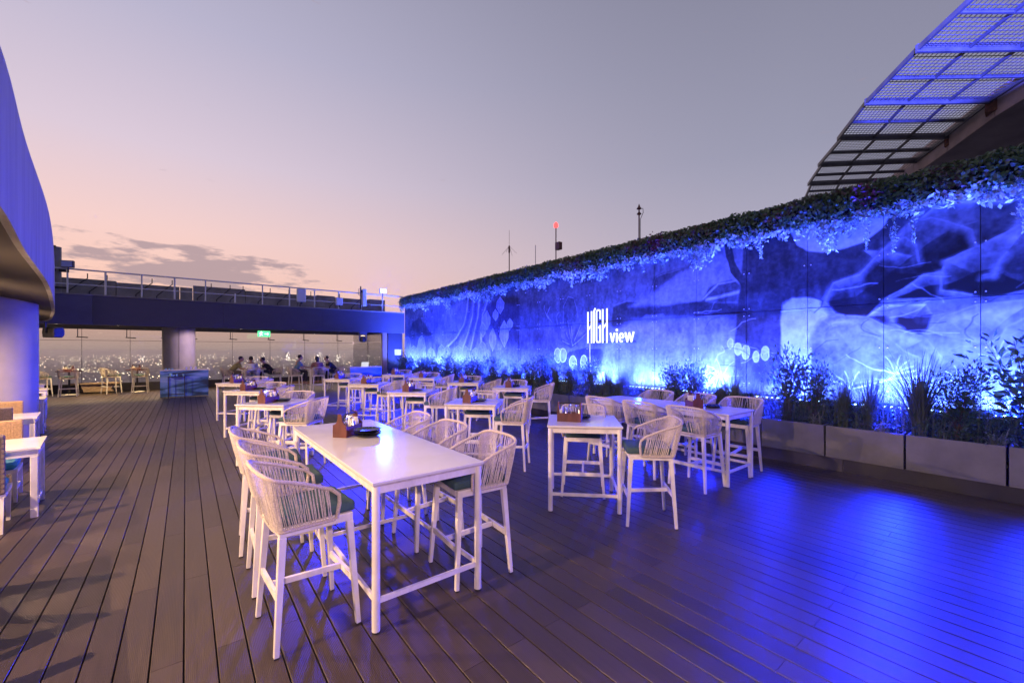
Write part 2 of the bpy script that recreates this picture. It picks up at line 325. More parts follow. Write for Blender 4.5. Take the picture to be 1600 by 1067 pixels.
# warm downlights under the left ring and over the bar front
for x, y in ((-2.6, 2.9), (-3.1, 5.9), (-3.6, 9.3), (-4.4, 15.0)):
    spot('warm_downlight', (x, y, 2.80), (x + 1.9, y + .5, 0), 115 * K_WARM, WARM, 135, .5, .014)
for x in (-3.4, -1.2, 1.2, 3.6, 6.0):
    spot('warm_downlight', (x, 24.0, 2.78), (x, 23.9, 0), (70 if x < 0 else 22) * K_WARM, (1, .66, .30), 110, .6, .04)
spot('warm_fill', (-.4, -1.6, 2.8), (2.2, 5.5, .4), 78 * K_WARM, (1.0, .62, .68), 110, .7, .10)  # added spot behind the camera, warms the near stools

# ------------------------------------------------------------------ far ground, city, haze, tower under the terrace
GZ = -160
gm = mat('city_ground', (.62, .57, .52), .9, noise=(.004, .5, 9, one))
b = MB(); b.add([(-26000, -26000, GZ), (26000, -26000, GZ), (26000, 26000, GZ), (-26000, 26000, GZ)], [(0, 1, 2, 3)])
b.build('ground', gm, kind='structure', label='hazy flat city ground far below the terrace')
b = MB(); b.box(-12, 22, -24, 26.6, GZ, -.35); b.build('tower', M['tower'], kind='structure')
def city():
    n = 9000
    az_ = np.radians(RNG.uniform(-24, 34, n)); d = np.exp(RNG.uniform(np.log(2300), np.log(20000), n))
    X = np.sin(az_) * d; Y = np.cos(az_) * d
    wx = RNG.uniform(14, 46, n); wy = RNG.uniform(14, 46, n); h = 8 + RNG.exponential(9, n); h = np.minimum(h, 55)
    V = np.zeros((n, 8, 3)); sx = np.array([-1, 1, 1, -1]) * .5; sy = np.array([-1, -1, 1, 1]) * .5
    V[:, :4, 0] = X[:, None] + sx * wx[:, None]; V[:, :4, 1] = Y[:, None] + sy * wy[:, None]; V[:, :4, 2] = GZ
    V[:, 4:] = V[:, :4]; V[:, 4:, 2] = (GZ + h)[:, None]
    f = np.array([(4, 5, 6, 7), (0, 1, 5, 4), (1, 2, 6, 5), (2, 3, 7, 6), (3, 0, 4, 7)])
    F = (np.arange(n)[:, None, None] * 8 + f[None]).reshape(-1, 4)
    cm = mat('city_blocks', (.45, .41, .37), .9, noise=(.02, .5, 3, one))
    link('city_buildings', rawmesh('city_buildings', V.reshape(-1, 3), F, cm), kind='stuff', label='low city blocks fading into the haze beyond the glass')
    # trees between the blocks
    # lights
    for nm, nn, c, s, szm in (('city_street_lights', 1900, (1, .74, .42), 46, 1.0), ('city_window_lights', 2200, (1, .86, .62), 40, .9), ('city_bright_lights', 130, (1, .88, .7), 80, 1.5)):
        a = np.radians(RNG.uniform(-24, 34, nn)); d = np.exp(RNG.uniform(np.log(2500), np.log(19000), nn))
        # cluster along roads
        X = np.sin(a) * d; Y = np.cos(a) * d
        ca_, sa_ = math.cos(.35), math.sin(.35); U = X * ca_ + Y * sa_; W_ = -X * sa_ + Y * ca_; k = RNG.random(nn); q1 = k < .35; q2 = (k > .35) & (k < .55)
        U[q1] = np.round(U[q1] / 900) * 900 + RNG.normal(0, 14, q1.sum()); W_[q2] = np.round(W_[q2] / 1300) * 1300 + RNG.normal(0, 14, q2.sum()); X = U * ca_ - W_ * sa_; Y = U * sa_ + W_ * ca_
        d = np.hypot(X, Y); a = np.arctan2(X, Y); patch = np.sin(X / 700 + 1) * np.sin(Y / 1100) + np.sin(X / 260) * .4; d = np.where((patch < -.5) & (k > .55), d * 1.15, d); X = np.sin(a) * d; Y = np.cos(a) * d; Z = GZ + RNG.uniform(8, 40, nn); r = RNG.uniform(.5, 1.15, nn) * szm * np.maximum(d * .00025, .9) * RNG.choice([.6, 1, 1.6], nn, p=[.5, .38, .12])
        V = np.zeros((nn, 4, 3)); ca = np.cos(a); sa = np.sin(a)
        for q, (ux, uz) in enumerate(((-1, -.6), (1, -.6), (1, .6), (-1, .6))):
            V[:, q, 0] = X + ca * ux * r; V[:, q, 1] = Y - sa * ux * r; V[:, q, 2] = Z + uz * r
        link(nm, rawmesh(nm, V.reshape(-1, 3), np.arange(nn * 4).reshape(-1, 4), emis(nm, c, s)), kind='stuff', label='warm pin-prick lights of the city at dusk')
city()
fm = mat('far_tower_wall', (.2, .19, .2), .9)
for i, (a, d, wd, h) in enumerate(((9.8, 6500, 55, 150), (13.2, 7800, 70, 130), (15.4, 5200, 40, 120), (17.6, 8600, 80, 150), (19.0, 6100, 50, 110), (7.2, 9500, 60, 120))):
    x, y = math.sin(math.radians(a)) * d, math.cos(math.radians(a)) * d
    e = empty('distant_tower', (x, y, GZ), label='%s lit high-rise standing in the haze right of the seated groups' % ('tallest', 'broad', 'slim', 'wide far', 'small', 'faint')[i], cat='building', group='high-rises in the haze')
    b = MB(); b.box(-wd / 2, wd / 2, -wd / 2, wd / 2, 0, h); b.build('wall', fm, e)
    b = MB()
    for k in range(26):
        u = random.uniform(-.45, .45) * wd; z = random.uniform(.15, .98) * h; b.box(u - 2.2, u + 2.2, -wd / 2 - 1, -wd / 2 - .5, z - 1.8, z + 1.8)
    b.build('window_lights', emis('tower_windows', (1, .88, .7), 30), e, kind='stuff')
hz = MB(); hz.box(-27000, 27000, -27000, 27000, GZ - 1.5, 14)
hm = bpy.data.materials.new('haze'); hm.use_nodes = True; t = hm.node_tree; t.nodes.clear()
pv = N(t, 'ShaderNodeVolumePrincipled'); pv.inputs['Color'].default_value = (.98, .95, .93, 1); pv.inputs['Density'].default_value = HAZE = 1.7e-4
pv.inputs['Anisotropy'].default_value = 0.86
LK(t, pv.outputs[0], N(t, 'ShaderNodeOutputMaterial').inputs['Volume'])
hz.build('haze', hm, kind='stuff', label='even dusk haze over the city')

# ------------------------------------------------------------------ deck of composite boards
deck = empty('deck', (0, 0, 0), kind='structure')
DX0, DX1, DY0, DY1 = -45, 51, -1.27, 26.2
cd = Vector((math.sin(math.atan(510 / 650)), math.cos(math.atan(510 / 650)), 0)); cr = Vector((cd.y, -cd.x, 0))
cells = []
for i in range(DX0, DX1):
    par = i % 2; x = BX0 + (i + .5) * PITCH
    for j in range(-2, 13):
        y0 = .95 + par * BL / 2 + j * BL; y1 = y0 + BL
        if y1 > DY1: y1 = DY1
        if y0 > DY1 - .1: continue
        c = Vector((x, min(max((y0 + y1) / 2, 0), 99), -1.85)); d = c.dot(cd); a = c.dot(cr) / max(d, .01)
        vis = (d > .5 and abs(a) < 1.35 and x < 7.9)
        cells.append((0 if vis else 1, (x * x + ((y0 + y1) / 2) ** 2), x, y0, y1))
cells.sort()
b = MB(); hw = (PITCH - .008) / 2
prof = [(-hw, -.025), (hw, -.025), (hw, -.0025), (hw - .0025, 0), (-hw + .0025, 0), (-hw, -.0025)]
b.prism(prof, 'y', .0015, BL - .0015); bmesh_board = b.mesh('board', M['deck'])
rest = MB()
for k, (_, _, x, y0, y1) in enumerate(cells):
    if k < 295 and y1 - y0 > BL - .01: link('board', bmesh_board, deck, (x, y0, 0))
    else: rest.prism([(x + p, q) for p, q in prof], 'y', y0 + .0015, y1 - .0015)
rest.build('boards', M['deck'], deck, kind='stuff')
b = MB(); b.box(BX0 + DX0 * PITCH, 9.3, -4, 26.3, -.34, -.03); b.build('subfloor', mat('black_subfloor', (.006, .006, .006), .9), deck)

# ------------------------------------------------------------------ mural wall on the right
MURAL = [('P',0.28,0.1,[19.64,2.88,19.31,3.25,18.66,3.45,18.04,3.14,17.36,2.62,17.74,2.54]),
('P',0.5,0.3,[17.17,2.43,16.27,3.43,14.8,3.96,10.92,3.71,10.92,2.54,11.78,1.83,16.09,1.82]),
('L',0.3,0.16,[13.94,3.95,14.08,3.43,14.3,2.91,14.89,2.38,15.69,1.99]),
('L',0.78,0.07,[14.14,3.97,14.28,3.45,14.5,2.92,15.11,2.38,15.92,1.99]),
('L',0.3,0.16,[13.53,3.92,13.66,3.25,13.94,2.58,14.37,1.98]),
('L',0.78,0.07,[13.72,3.94,13.86,3.26,14.14,2.59,14.58,1.98]),
('L',0.3,0.16,[13.17,3.89,13.26,3.22,13.59,2.35,13.8,1.9]),
('L',0.78,0.07,[13.35,3.91,13.45,3.23,13.79,2.35,14.0,1.9]),
('L',0.3,0.16,[12.56,3.83,12.94,3.2,13.06,2.48,13.06,2.04]),
('L',0.78,0.07,[12.73,3.84,13.12,3.21,13.25,2.49,13.25,2.05]),
('P',0.26,0.25,[11.78,3.77,10.92,3.71,10.92,2.61,10.32,2.39,9.16,1.83,11.78,2.03,12.73,2.76,12.86,3.48]),
('P',0.62,0.02,[12.01,3.79,11.77,3.55,11.81,3.37,12.01,3.17,12.26,3.44,12.22,3.63]),
('L',0.85,0.012,[12.01,3.79,11.77,3.55,11.81,3.37,12.01,3.17,12.26,3.44,12.22,3.63,12.01,3.79]),
('L',0.8,0.012,[12.01,3.79,12.01,3.17]),
('P',0.62,0.02,[12.49,2.67,12.27,2.37,12.3,2.12,12.49,1.83,12.71,2.17,12.68,2.43]),
('L',0.85,0.012,[12.49,2.67,12.27,2.37,12.3,2.12,12.49,1.83,12.71,2.17,12.68,2.43,12.49,2.67]),
('L',0.8,0.012,[12.49,2.67,12.49,1.83]),
('P',0.62,0.02,[11.78,2.92,11.5,2.57,11.54,2.29,11.78,1.96,12.07,2.35,12.03,2.64]),
('L',0.85,0.012,[11.78,2.92,11.5,2.57,11.54,2.29,11.78,1.96,12.07,2.35,12.03,2.64,11.78,2.92]),
('L',0.8,0.012,[11.78,2.92,11.78,1.96]),
('P',0.62,0.02,[12.86,3.34,12.63,3.07,12.66,2.86,12.86,2.62,13.09,2.92,13.06,3.14]),
('L',0.85,0.012,[12.86,3.34,12.63,3.07,12.66,2.86,12.86,2.62,13.09,2.92,13.06,3.14,12.86,3.34]),
('L',0.8,0.012,[12.86,3.34,12.86,2.62]),
('P',0.62,0.02,[13.12,2.92,12.92,2.71,12.95,2.53,13.12,2.34,13.32,2.58,13.29,2.75]),
('L',0.85,0.012,[13.12,2.92,12.92,2.71,12.95,2.53,13.12,2.34,13.32,2.58,13.29,2.75,13.12,2.92]),
('L',0.8,0.012,[13.12,2.92,13.12,2.34]),
('P',0.62,0.02,[11.45,2.97,11.28,2.82,11.31,2.7,11.45,2.56,11.62,2.73,11.6,2.85]),
('L',0.85,0.012,[11.45,2.97,11.28,2.82,11.31,2.7,11.45,2.56,11.62,2.73,11.6,2.85,11.45,2.97]),
('L',0.8,0.012,[11.45,2.97,11.45,2.56]),
('P',0.62,0.02,[12.31,3.37,12.14,3.21,12.16,3.08,12.31,2.95,12.48,3.13,12.45,3.25]),
('L',0.85,0.012,[12.31,3.37,12.14,3.21,12.16,3.08,12.31,2.95,12.48,3.13,12.45,3.25,12.31,3.37]),
('L',0.8,0.012,[12.31,3.37,12.31,2.95]),
('P',0.54,0.05,[19.97,1.03,19.97,1.52,19.65,1.96,19.2,2.1,18.76,1.96,18.47,1.54,18.47,1.08]),
('L',0.66,0.02,[19.97,1.03,19.97,1.52,19.65,1.96,19.2,2.1,18.76,1.96,18.47,1.54,18.47,1.08]),
('P',0.54,0.05,[20.51,1.52,20.51,2.02,20.3,2.46,19.99,2.6,19.69,2.45,19.49,2.01,19.49,1.53]),
('L',0.66,0.02,[20.51,1.52,20.51,2.02,20.3,2.46,19.99,2.6,19.69,2.45,19.49,2.01,19.49,1.53]),
('P',0.54,0.05,[18.81,1.54,18.81,2.01,18.62,2.42,18.35,2.55,18.08,2.41,17.9,2.0,17.9,1.55]),
('L',0.66,0.02,[18.81,1.54,18.81,2.01,18.62,2.42,18.35,2.55,18.08,2.41,17.9,2.0,17.9,1.55]),
('P',0.54,0.05,[16.78,1.17,16.78,1.6,16.61,1.99,16.35,2.12,16.1,1.99,15.94,1.61,15.94,1.2]),
('L',0.66,0.02,[16.78,1.17,16.78,1.6,16.61,1.99,16.35,2.12,16.1,1.99,15.94,1.61,15.94,1.2]),
('P',0.54,0.05,[16.18,1.15,16.18,1.57,16.04,1.95,15.84,2.07,15.64,1.95,15.51,1.58,15.51,1.17]),
('L',0.66,0.02,[16.18,1.15,16.18,1.57,16.04,1.95,15.84,2.07,15.64,1.95,15.51,1.58,15.51,1.17]),
('P',0.54,0.05,[15.49,1.17,15.49,1.58,15.28,1.94,14.96,2.06,14.65,1.94,14.44,1.59,14.44,1.2]),
('L',0.66,0.02,[15.49,1.17,15.49,1.58,15.28,1.94,14.96,2.06,14.65,1.94,14.44,1.59,14.44,1.2]),
('P',0.54,0.05,[14.71,1.19,14.71,1.59,14.57,1.94,14.36,2.06,14.15,1.94,14.01,1.6,14.01,1.21]),
('L',0.66,0.02,[14.71,1.19,14.71,1.59,14.57,1.94,14.36,2.06,14.15,1.94,14.01,1.6,14.01,1.21]),
('P',0.54,0.05,[14.04,1.14,14.04,1.52,13.88,1.86,13.65,1.97,13.42,1.86,13.27,1.53,13.27,1.16]),
('L',0.66,0.02,[14.04,1.14,14.04,1.52,13.88,1.86,13.65,1.97,13.42,1.86,13.27,1.53,13.27,1.16]),
('P',0.54,0.05,[13.53,1.38,13.53,1.75,13.39,2.08,13.18,2.19,12.98,2.08,12.85,1.75,12.85,1.39]),
('L',0.66,0.02,[13.53,1.38,13.53,1.75,13.39,2.08,13.18,2.19,12.98,2.08,12.85,1.75,12.85,1.39]),
('P',0.54,0.05,[13.05,1.1,13.05,1.46,12.95,1.79,12.8,1.9,12.65,1.79,12.55,1.47,12.55,1.12]),
('L',0.66,0.02,[13.05,1.1,13.05,1.46,12.95,1.79,12.8,1.9,12.65,1.79,12.55,1.47,12.55,1.12]),
('P',0.54,0.05,[17.86,1.01,17.86,1.46,17.66,1.86,17.36,2.0,17.06,1.86,16.87,1.47,16.87,1.04]),
('L',0.66,0.02,[17.86,1.01,17.86,1.46,17.66,1.86,17.36,2.0,17.06,1.86,16.87,1.47,16.87,1.04]),
('P',0.36,0.1,[10.92,2.74,10.42,2.84,9.77,2.25,9.16,1.83,10.92,1.83]),
('P',0.32,0.04,[8.83,2.69,8.83,3.15,8.63,3.45,8.4,3.37,8.29,3.11,8.25,2.83,8.36,2.67]),
('L',0.6,0.015,[8.83,2.69,8.83,3.15,8.63,3.45,8.4,3.37,8.29,3.11,8.25,2.83]),
('L',0.62,0.02,[9.5,2.85,9.72,3.16,9.68,3.28]),
('L',0.62,0.02,[9.33,2.72,9.59,2.97,9.41,3.2]),
('L',0.62,0.02,[9.08,2.65,9.16,2.89,9.03,2.99]),
('L',0.25,0.08,[8.52,2.0,8.52,2.31,8.52,2.55]),
('L',0.66,0.015,[8.45,2.0,8.47,2.31,8.49,2.55]),
('L',0.25,0.08,[8.52,2.0,8.66,2.23,8.75,2.4]),
('L',0.66,0.015,[8.45,2.0,8.61,2.23,8.72,2.4]),
('L',0.25,0.08,[8.52,2.0,8.38,2.27,8.29,2.46]),
('L',0.66,0.015,[8.45,2.0,8.33,2.26,8.26,2.46]),
('L',0.25,0.08,[8.52,2.0,8.24,2.13,8.07,2.22]),
('L',0.66,0.015,[8.45,2.0,8.2,2.13,8.04,2.22]),
('L',0.25,0.08,[8.52,2.0,8.75,2.09,8.91,2.17]),
('L',0.66,0.015,[8.45,2.0,8.7,2.09,8.88,2.16]),
('L',0.25,0.08,[8.52,2.0,8.31,2.35,8.18,2.61]),
('L',0.66,0.015,[8.45,2.0,8.27,2.35,8.15,2.61]),
('L',0.25,0.08,[8.52,2.0,8.15,2.22,7.92,2.37]),
('L',0.66,0.015,[8.45,2.0,8.11,2.21,7.89,2.37]),
('L',0.25,0.08,[8.52,2.0,8.61,2.41,8.67,2.72]),
('L',0.66,0.015,[8.45,2.0,8.56,2.41,8.64,2.72]),
('P',0.22,0.05,[8.83,1.54,8.59,1.83,7.99,1.91,7.44,1.88,7.11,1.73,6.8,1.53,6.56,1.24,8.83,1.14]),
('P',0.55,0.02,[8.3,1.5,8.32,1.39,8.37,1.31,8.44,1.28,8.51,1.31,8.56,1.39,8.58,1.49,8.56,1.6,8.51,1.68,8.44,1.71,8.37,1.68,8.32,1.6,8.3,1.5]),
('L',0.95,0.02,[8.3,1.5,8.32,1.39,8.37,1.31,8.44,1.28,8.51,1.31,8.56,1.39,8.58,1.49,8.56,1.6,8.51,1.68,8.44,1.71,8.37,1.68,8.32,1.6,8.3,1.5]),
('P',0.55,0.02,[7.9,1.51,7.92,1.4,7.97,1.33,8.03,1.3,8.1,1.32,8.14,1.4,8.16,1.5,8.14,1.61,8.1,1.68,8.03,1.71,7.97,1.68,7.92,1.61,7.9,1.51]),
('L',0.95,0.02,[7.9,1.51,7.92,1.4,7.97,1.33,8.03,1.3,8.1,1.32,8.14,1.4,8.16,1.5,8.14,1.61,8.1,1.68,8.03,1.71,7.97,1.68,7.92,1.61,7.9,1.51]),
('P',0.55,0.02,[8.93,1.71,8.95,1.6,9.0,1.52,9.08,1.49,9.15,1.52,9.21,1.6,9.23,1.71,9.21,1.82,9.15,1.91,9.07,1.94,9.0,1.9,8.95,1.82,8.93,1.71]),
('L',0.95,0.02,[8.93,1.71,8.95,1.6,9.0,1.52,9.08,1.49,9.15,1.52,9.21,1.6,9.23,1.71,9.21,1.82,9.15,1.91,9.07,1.94,9.0,1.9,8.95,1.82,8.93,1.71]),
('P',0.55,0.02,[8.7,1.72,8.72,1.61,8.77,1.53,8.85,1.5,8.92,1.52,8.97,1.6,8.99,1.71,8.97,1.82,8.92,1.91,8.85,1.93,8.77,1.9,8.72,1.82,8.7,1.72]),
('L',0.95,0.02,[8.7,1.72,8.72,1.61,8.77,1.53,8.85,1.5,8.92,1.52,8.97,1.6,8.99,1.71,8.97,1.82,8.92,1.91,8.85,1.93,8.77,1.9,8.72,1.82,8.7,1.72]),
('P',0.2,0.07,[7.05,2.5,6.99,3.0,6.56,3.09,6.05,3.06,5.48,2.97,5.0,2.9,4.55,2.8,4.55,2.55,5.0,2.66,5.48,2.74,6.0,2.73,6.27,2.56,6.56,2.37]),
('P',0.27,0.07,[6.16,3.03,5.94,3.2,5.78,3.6,5.48,3.69,5.09,3.72,4.73,3.79,4.73,3.7,5.28,3.57,5.48,3.42,5.53,3.15,5.78,2.95]),
('L',0.55,0.015,[6.99,3.05,6.56,3.11,6.05,3.06,5.48,2.93,4.73,2.81]),
('L',0.5,0.015,[6.02,3.11,5.84,3.28,5.73,3.59,5.48,3.67,5.09,3.7]),
('L',0.22,0.07,[6.16,2.12,6.19,1.74,6.05,1.36]),
('L',0.6,0.015,[6.16,2.12,6.19,1.74,6.05,1.36]),
('L',0.22,0.07,[5.94,2.16,5.84,1.88,5.73,1.74]),
('L',0.6,0.015,[5.94,2.16,5.84,1.88,5.73,1.74]),
('L',0.22,0.07,[5.53,2.08,5.38,1.97,5.38,1.74,5.53,1.7]),
('L',0.6,0.015,[5.53,2.08,5.38,1.97,5.38,1.74,5.53,1.7]),
('L',0.22,0.07,[5.23,2.06,5.14,2.1,5.12,1.97,5.28,1.75]),
('L',0.6,0.015,[5.23,2.06,5.14,2.1,5.12,1.97,5.28,1.75]),
('L',0.22,0.07,[4.95,2.05,4.73,2.01,4.71,1.79,4.91,1.75]),
('L',0.6,0.015,[4.95,2.05,4.73,2.01,4.71,1.79,4.91,1.75]),
('L',0.22,0.07,[6.0,1.6,5.58,1.74,5.09,1.84,4.82,1.71]),
('L',0.6,0.015,[6.0,1.6,5.58,1.74,5.09,1.84,4.82,1.71]),
('P',0.55,0.2,[6.5,2.97,5.84,3.25,5.13,3.59,4.7,3.83,4.11,3.92,3.79,3.4,3.83,2.8]),
('P',0.3,0.05,[4.6,2.91,4.45,3.2,4.25,3.29,3.97,3.33,3.81,3.19,3.79,2.84]),
('L',0.72,0.03,[4.57,2.96,4.25,3.27,3.83,3.29]),
('L',0.75,0.05,[4.5,2.94,4.11,3.01,3.83,3.05]),
('P',0.24,0.06,[5.6,2.9,4.81,2.93,3.83,2.82,3.83,2.61,4.4,2.6,4.75,2.67,5.48,2.65]),
('L',0.26,0.12,[5.13,2.86,4.75,2.73,4.5,2.46]),
('P',0.5,0.25,[7.8,-1.13,7.23,2.3,6.37,2.62,5.48,2.65,4.75,2.62,3.97,2.55,3.88,2.19,3.97,-0.36,5.48,-0.66]),
('P',0.2,0.05,[3.72,4.03,3.79,3.3,3.84,2.66,3.88,2.1,3.92,-0.35,3.05,-0.17,3.07,2.43,3.03,2.77,2.86,2.84,2.4,2.75,2.24,3.01,1.89,3.16,1.59,3.49,1.18,3.94,1.18,4.43,3.09,5.03,3.49,4.35]),
('P',0.16,0.03,[4.13,4.21,4.09,3.82,3.97,3.47,3.79,3.19,3.72,2.93,3.57,3.09,3.79,3.44,3.92,3.7,3.99,4.18]),
('P',0.74,0.04,[2.93,4.26,2.9,4.04,2.81,3.8,2.64,3.65,2.4,3.57,2.11,3.58,1.83,3.65,1.58,3.84,1.51,4.02,1.51,4.42,2.93,4.86]),
('P',0.3,0.1,[2.37,3.64,2.37,3.64,2.37,3.64]),
('P',0.7,0.05,[3.05,-0.17,3.06,2.43,3.01,2.72,2.86,2.84,2.57,2.82,2.4,2.73,2.22,2.5,2.4,2.35,2.57,2.07,2.57,-0.07]),
('L',0.9,0.03,[3.03,2.6,2.86,2.63,2.57,2.6,2.24,2.46]),
('R',0.32,0.05,[1.18,3.83,0.95,4.08,0.21,3.88,0.22,3.57,0.29,3.46,0.59,3.3,0.88,3.18,0.95,2.99,1.2,2.95,1.58,2.71,1.81,2.39,2.21,2.5,2.35,2.71,2.24,3.01,1.89,3.12,1.59,3.49]),
('R',0.26,0.12,[1.83,3.5,1.58,3.45,1.25,3.32,1.2,3.03,1.33,2.83,1.58,2.71,1.81,2.88]),
('P',0.22,0.15,[0.59,3.92,0.21,3.81,0.23,3.57,0.46,3.37,0.59,3.52]),
('R',0.42,0.05,[0.88,3.18,0.59,3.3,0.21,3.5,0.06,3.62,0.06,2.68,0.33,2.62,0.95,2.65,1.47,2.7,1.31,2.86,1.13,3.01,0.93,3.02]),
('R',0.48,0.05,[2.57,1.99,2.4,2.39,2.17,2.47,1.75,2.4,1.58,2.27,1.08,2.03,0.95,0.25,2.57,-0.07]),
('R',0.3,0.05,[1.81,2.41,1.58,2.6,1.1,2.56,1.03,2.41,1.1,2.07,1.58,2.27]),
('R',0.46,0.05,[1.08,2.14,0.88,2.37,0.54,2.5,0.06,2.51,0.06,0.43,0.93,0.26]),
('L',0.82,0.02,[2.35,2.71,2.24,3.01,1.89,3.12,1.59,3.49,1.36,3.59,1.18,3.94]),
('L',0.5,0.09,[2.35,2.68,2.24,2.98,1.89,3.09,1.59,3.46,1.36,3.56,1.18,3.91]),
('L',0.82,0.02,[2.35,2.71,2.21,2.48,1.78,2.41,1.58,2.27,1.08,2.03,0.93,1.76]),
('L',0.5,0.09,[2.35,2.68,2.21,2.44,1.78,2.38,1.58,2.24,1.08,2.01,0.93,1.73]),
('L',0.82,0.02,[2.59,1.99,2.4,2.37,2.17,2.46]),
('L',0.5,0.09,[2.59,1.95,2.4,2.34,2.17,2.43]),
('L',0.82,0.02,[1.55,2.71,1.31,2.86,1.13,3.01,0.95,3.02,0.94,2.75,0.61,2.65]),
('L',0.5,0.09,[1.55,2.68,1.31,2.83,1.13,2.99,0.95,3.0,0.94,2.72,0.61,2.62]),
('L',0.82,0.02,[0.88,3.18,0.59,3.3,0.29,3.46,0.1,3.57]),
('L',0.5,0.09,[0.88,3.16,0.59,3.27,0.29,3.43,0.1,3.54]),
('L',0.82,0.02,[1.08,2.14,0.88,2.37,0.54,2.5,0.1,2.52]),
('L',0.5,0.09,[1.08,2.11,0.88,2.34,0.54,2.48,0.1,2.49]),
('L',0.82,0.02,[0.5,1.92,0.35,2.05,0.29,2.17,0.1,2.29]),
('L',0.5,0.09,[0.5,1.9,0.35,2.02,0.29,2.15,0.1,2.26]),
('L',0.82,0.02,[1.49,2.48,1.47,2.52,1.31,2.56]),
('L',0.5,0.09,[1.49,2.45,1.47,2.49,1.31,2.53]),
('L',0.82,0.02,[1.49,2.48,1.47,2.3,1.38,2.22]),
('L',0.5,0.09,[1.49,2.45,1.47,2.27,1.38,2.19]),
('L',0.82,0.02,[0.52,2.9,0.42,2.91,0.37,3.06,0.31,3.17]),
('L',0.5,0.09,[0.52,2.87,0.42,2.89,0.37,3.04,0.31,3.14]),
('L',0.82,0.02,[2.11,2.21,1.89,2.32,1.66,2.12,1.52,1.93]),
('L',0.5,0.09,[2.11,2.18,1.89,2.29,1.66,2.09,1.52,1.9]),
('L',0.82,0.02,[2.37,2.14,2.24,2.26,2.05,2.29]),
('L',0.5,0.09,[2.37,2.11,2.24,2.23,2.05,2.26]),
('L',0.82,0.02,[1.41,1.93,1.31,1.82,1.18,1.75]),
('L',0.5,0.09,[1.41,1.9,1.31,1.8,1.18,1.73]),
('L',0.82,0.02,[1.86,2.11,1.69,2.07,1.53,1.95]),
('L',0.5,0.09,[1.86,2.08,1.69,2.04,1.53,1.92]),
('L',0.82,0.02,[1.47,3.57,1.31,3.61,1.2,3.48,1.18,3.23]),
('L',0.5,0.09,[1.47,3.54,1.31,3.58,1.2,3.46,1.18,3.2]),
('L',0.82,0.02,[1.15,3.82,1.03,3.85,0.86,3.75,0.63,3.57,0.57,3.32]),
('L',0.5,0.09,[1.15,3.8,1.03,3.82,0.86,3.73,0.63,3.54,0.57,3.3]),
('P',0.62,0.03,[3.92,2.0,3.92,1.95,3.94,1.92,3.97,1.9,4.0,1.92,4.02,1.96,4.03,2.01,4.02,2.06,4.0,2.09,3.97,2.11,3.94,2.09,3.92,2.06,3.92,2.0]),
('L',0.8,0.015,[3.92,2.0,3.92,1.95,3.94,1.92,3.97,1.9,4.0,1.92,4.02,1.96,4.03,2.01,4.02,2.06,4.0,2.09,3.97,2.11,3.94,2.09,3.92,2.06,3.92,2.0]),
('P',0.62,0.03,[3.76,1.89,3.77,1.82,3.79,1.78,3.83,1.76,3.86,1.78,3.88,1.82,3.89,1.89,3.88,1.95,3.86,2.0,3.83,2.01,3.79,2.0,3.77,1.95,3.76,1.89]),
('L',0.8,0.015,[3.76,1.89,3.77,1.82,3.79,1.78,3.83,1.76,3.86,1.78,3.88,1.82,3.89,1.89,3.88,1.95,3.86,2.0,3.83,2.01,3.79,2.0,3.77,1.95,3.76,1.89]),
('P',0.62,0.03,[3.61,1.82,3.62,1.75,3.64,1.7,3.68,1.68,3.72,1.7,3.74,1.75,3.75,1.82,3.74,1.89,3.72,1.94,3.68,1.95,3.64,1.94,3.62,1.89,3.61,1.82]),
('L',0.8,0.015,[3.61,1.82,3.62,1.75,3.64,1.7,3.68,1.68,3.72,1.7,3.74,1.75,3.75,1.82,3.74,1.89,3.72,1.94,3.68,1.95,3.64,1.94,3.62,1.89,3.61,1.82]),
('P',0.62,0.03,[3.43,1.73,3.44,1.67,3.46,1.63,3.49,1.62,3.52,1.63,3.54,1.67,3.55,1.73,3.54,1.78,3.52,1.82,3.49,1.84,3.46,1.82,3.44,1.78,3.43,1.73]),
('L',0.8,0.015,[3.43,1.73,3.44,1.67,3.46,1.63,3.49,1.62,3.52,1.63,3.54,1.67,3.55,1.73,3.54,1.78,3.52,1.82,3.49,1.84,3.46,1.82,3.44,1.78,3.43,1.73]),
('P',0.62,0.03,[3.26,1.8,3.26,1.73,3.29,1.68,3.32,1.66,3.36,1.68,3.39,1.73,3.39,1.8,3.39,1.87,3.36,1.92,3.32,1.93,3.29,1.92,3.26,1.86,3.26,1.8]),
('L',0.8,0.015,[3.26,1.8,3.26,1.73,3.29,1.68,3.32,1.66,3.36,1.68,3.39,1.73,3.39,1.8,3.39,1.87,3.36,1.92,3.32,1.93,3.29,1.92,3.26,1.86,3.26,1.8]),
('L',0.72,0.012,[2.91,1.23,2.73,1.32,2.6,1.35]),
('L',0.72,0.012,[2.91,1.23,2.84,1.48,2.79,1.57]),
('L',0.72,0.012,[2.91,1.23,2.96,1.48,3.0,1.57]),
('L',0.72,0.012,[2.91,1.23,3.03,1.43,3.12,1.5]),
('L',0.72,0.012,[2.91,1.23,3.07,1.36,3.2,1.4]),
('L',0.72,0.012,[2.36,0.81,2.21,0.91,2.09,0.95]),
('L',0.72,0.012,[2.36,0.81,2.24,0.98,2.14,1.05]),
('L',0.72,0.012,[2.36,0.81,2.32,1.05,2.28,1.14]),
('L',0.72,0.012,[2.36,0.81,2.45,1.01,2.52,1.09]),
('L',0.72,0.012,[2.36,0.81,2.53,0.82,2.67,0.82]),
('L',0.72,0.012,[2.0,1.18,1.85,1.24,1.74,1.27]),
('L',0.72,0.012,[2.0,1.18,1.94,1.4,1.89,1.48]),
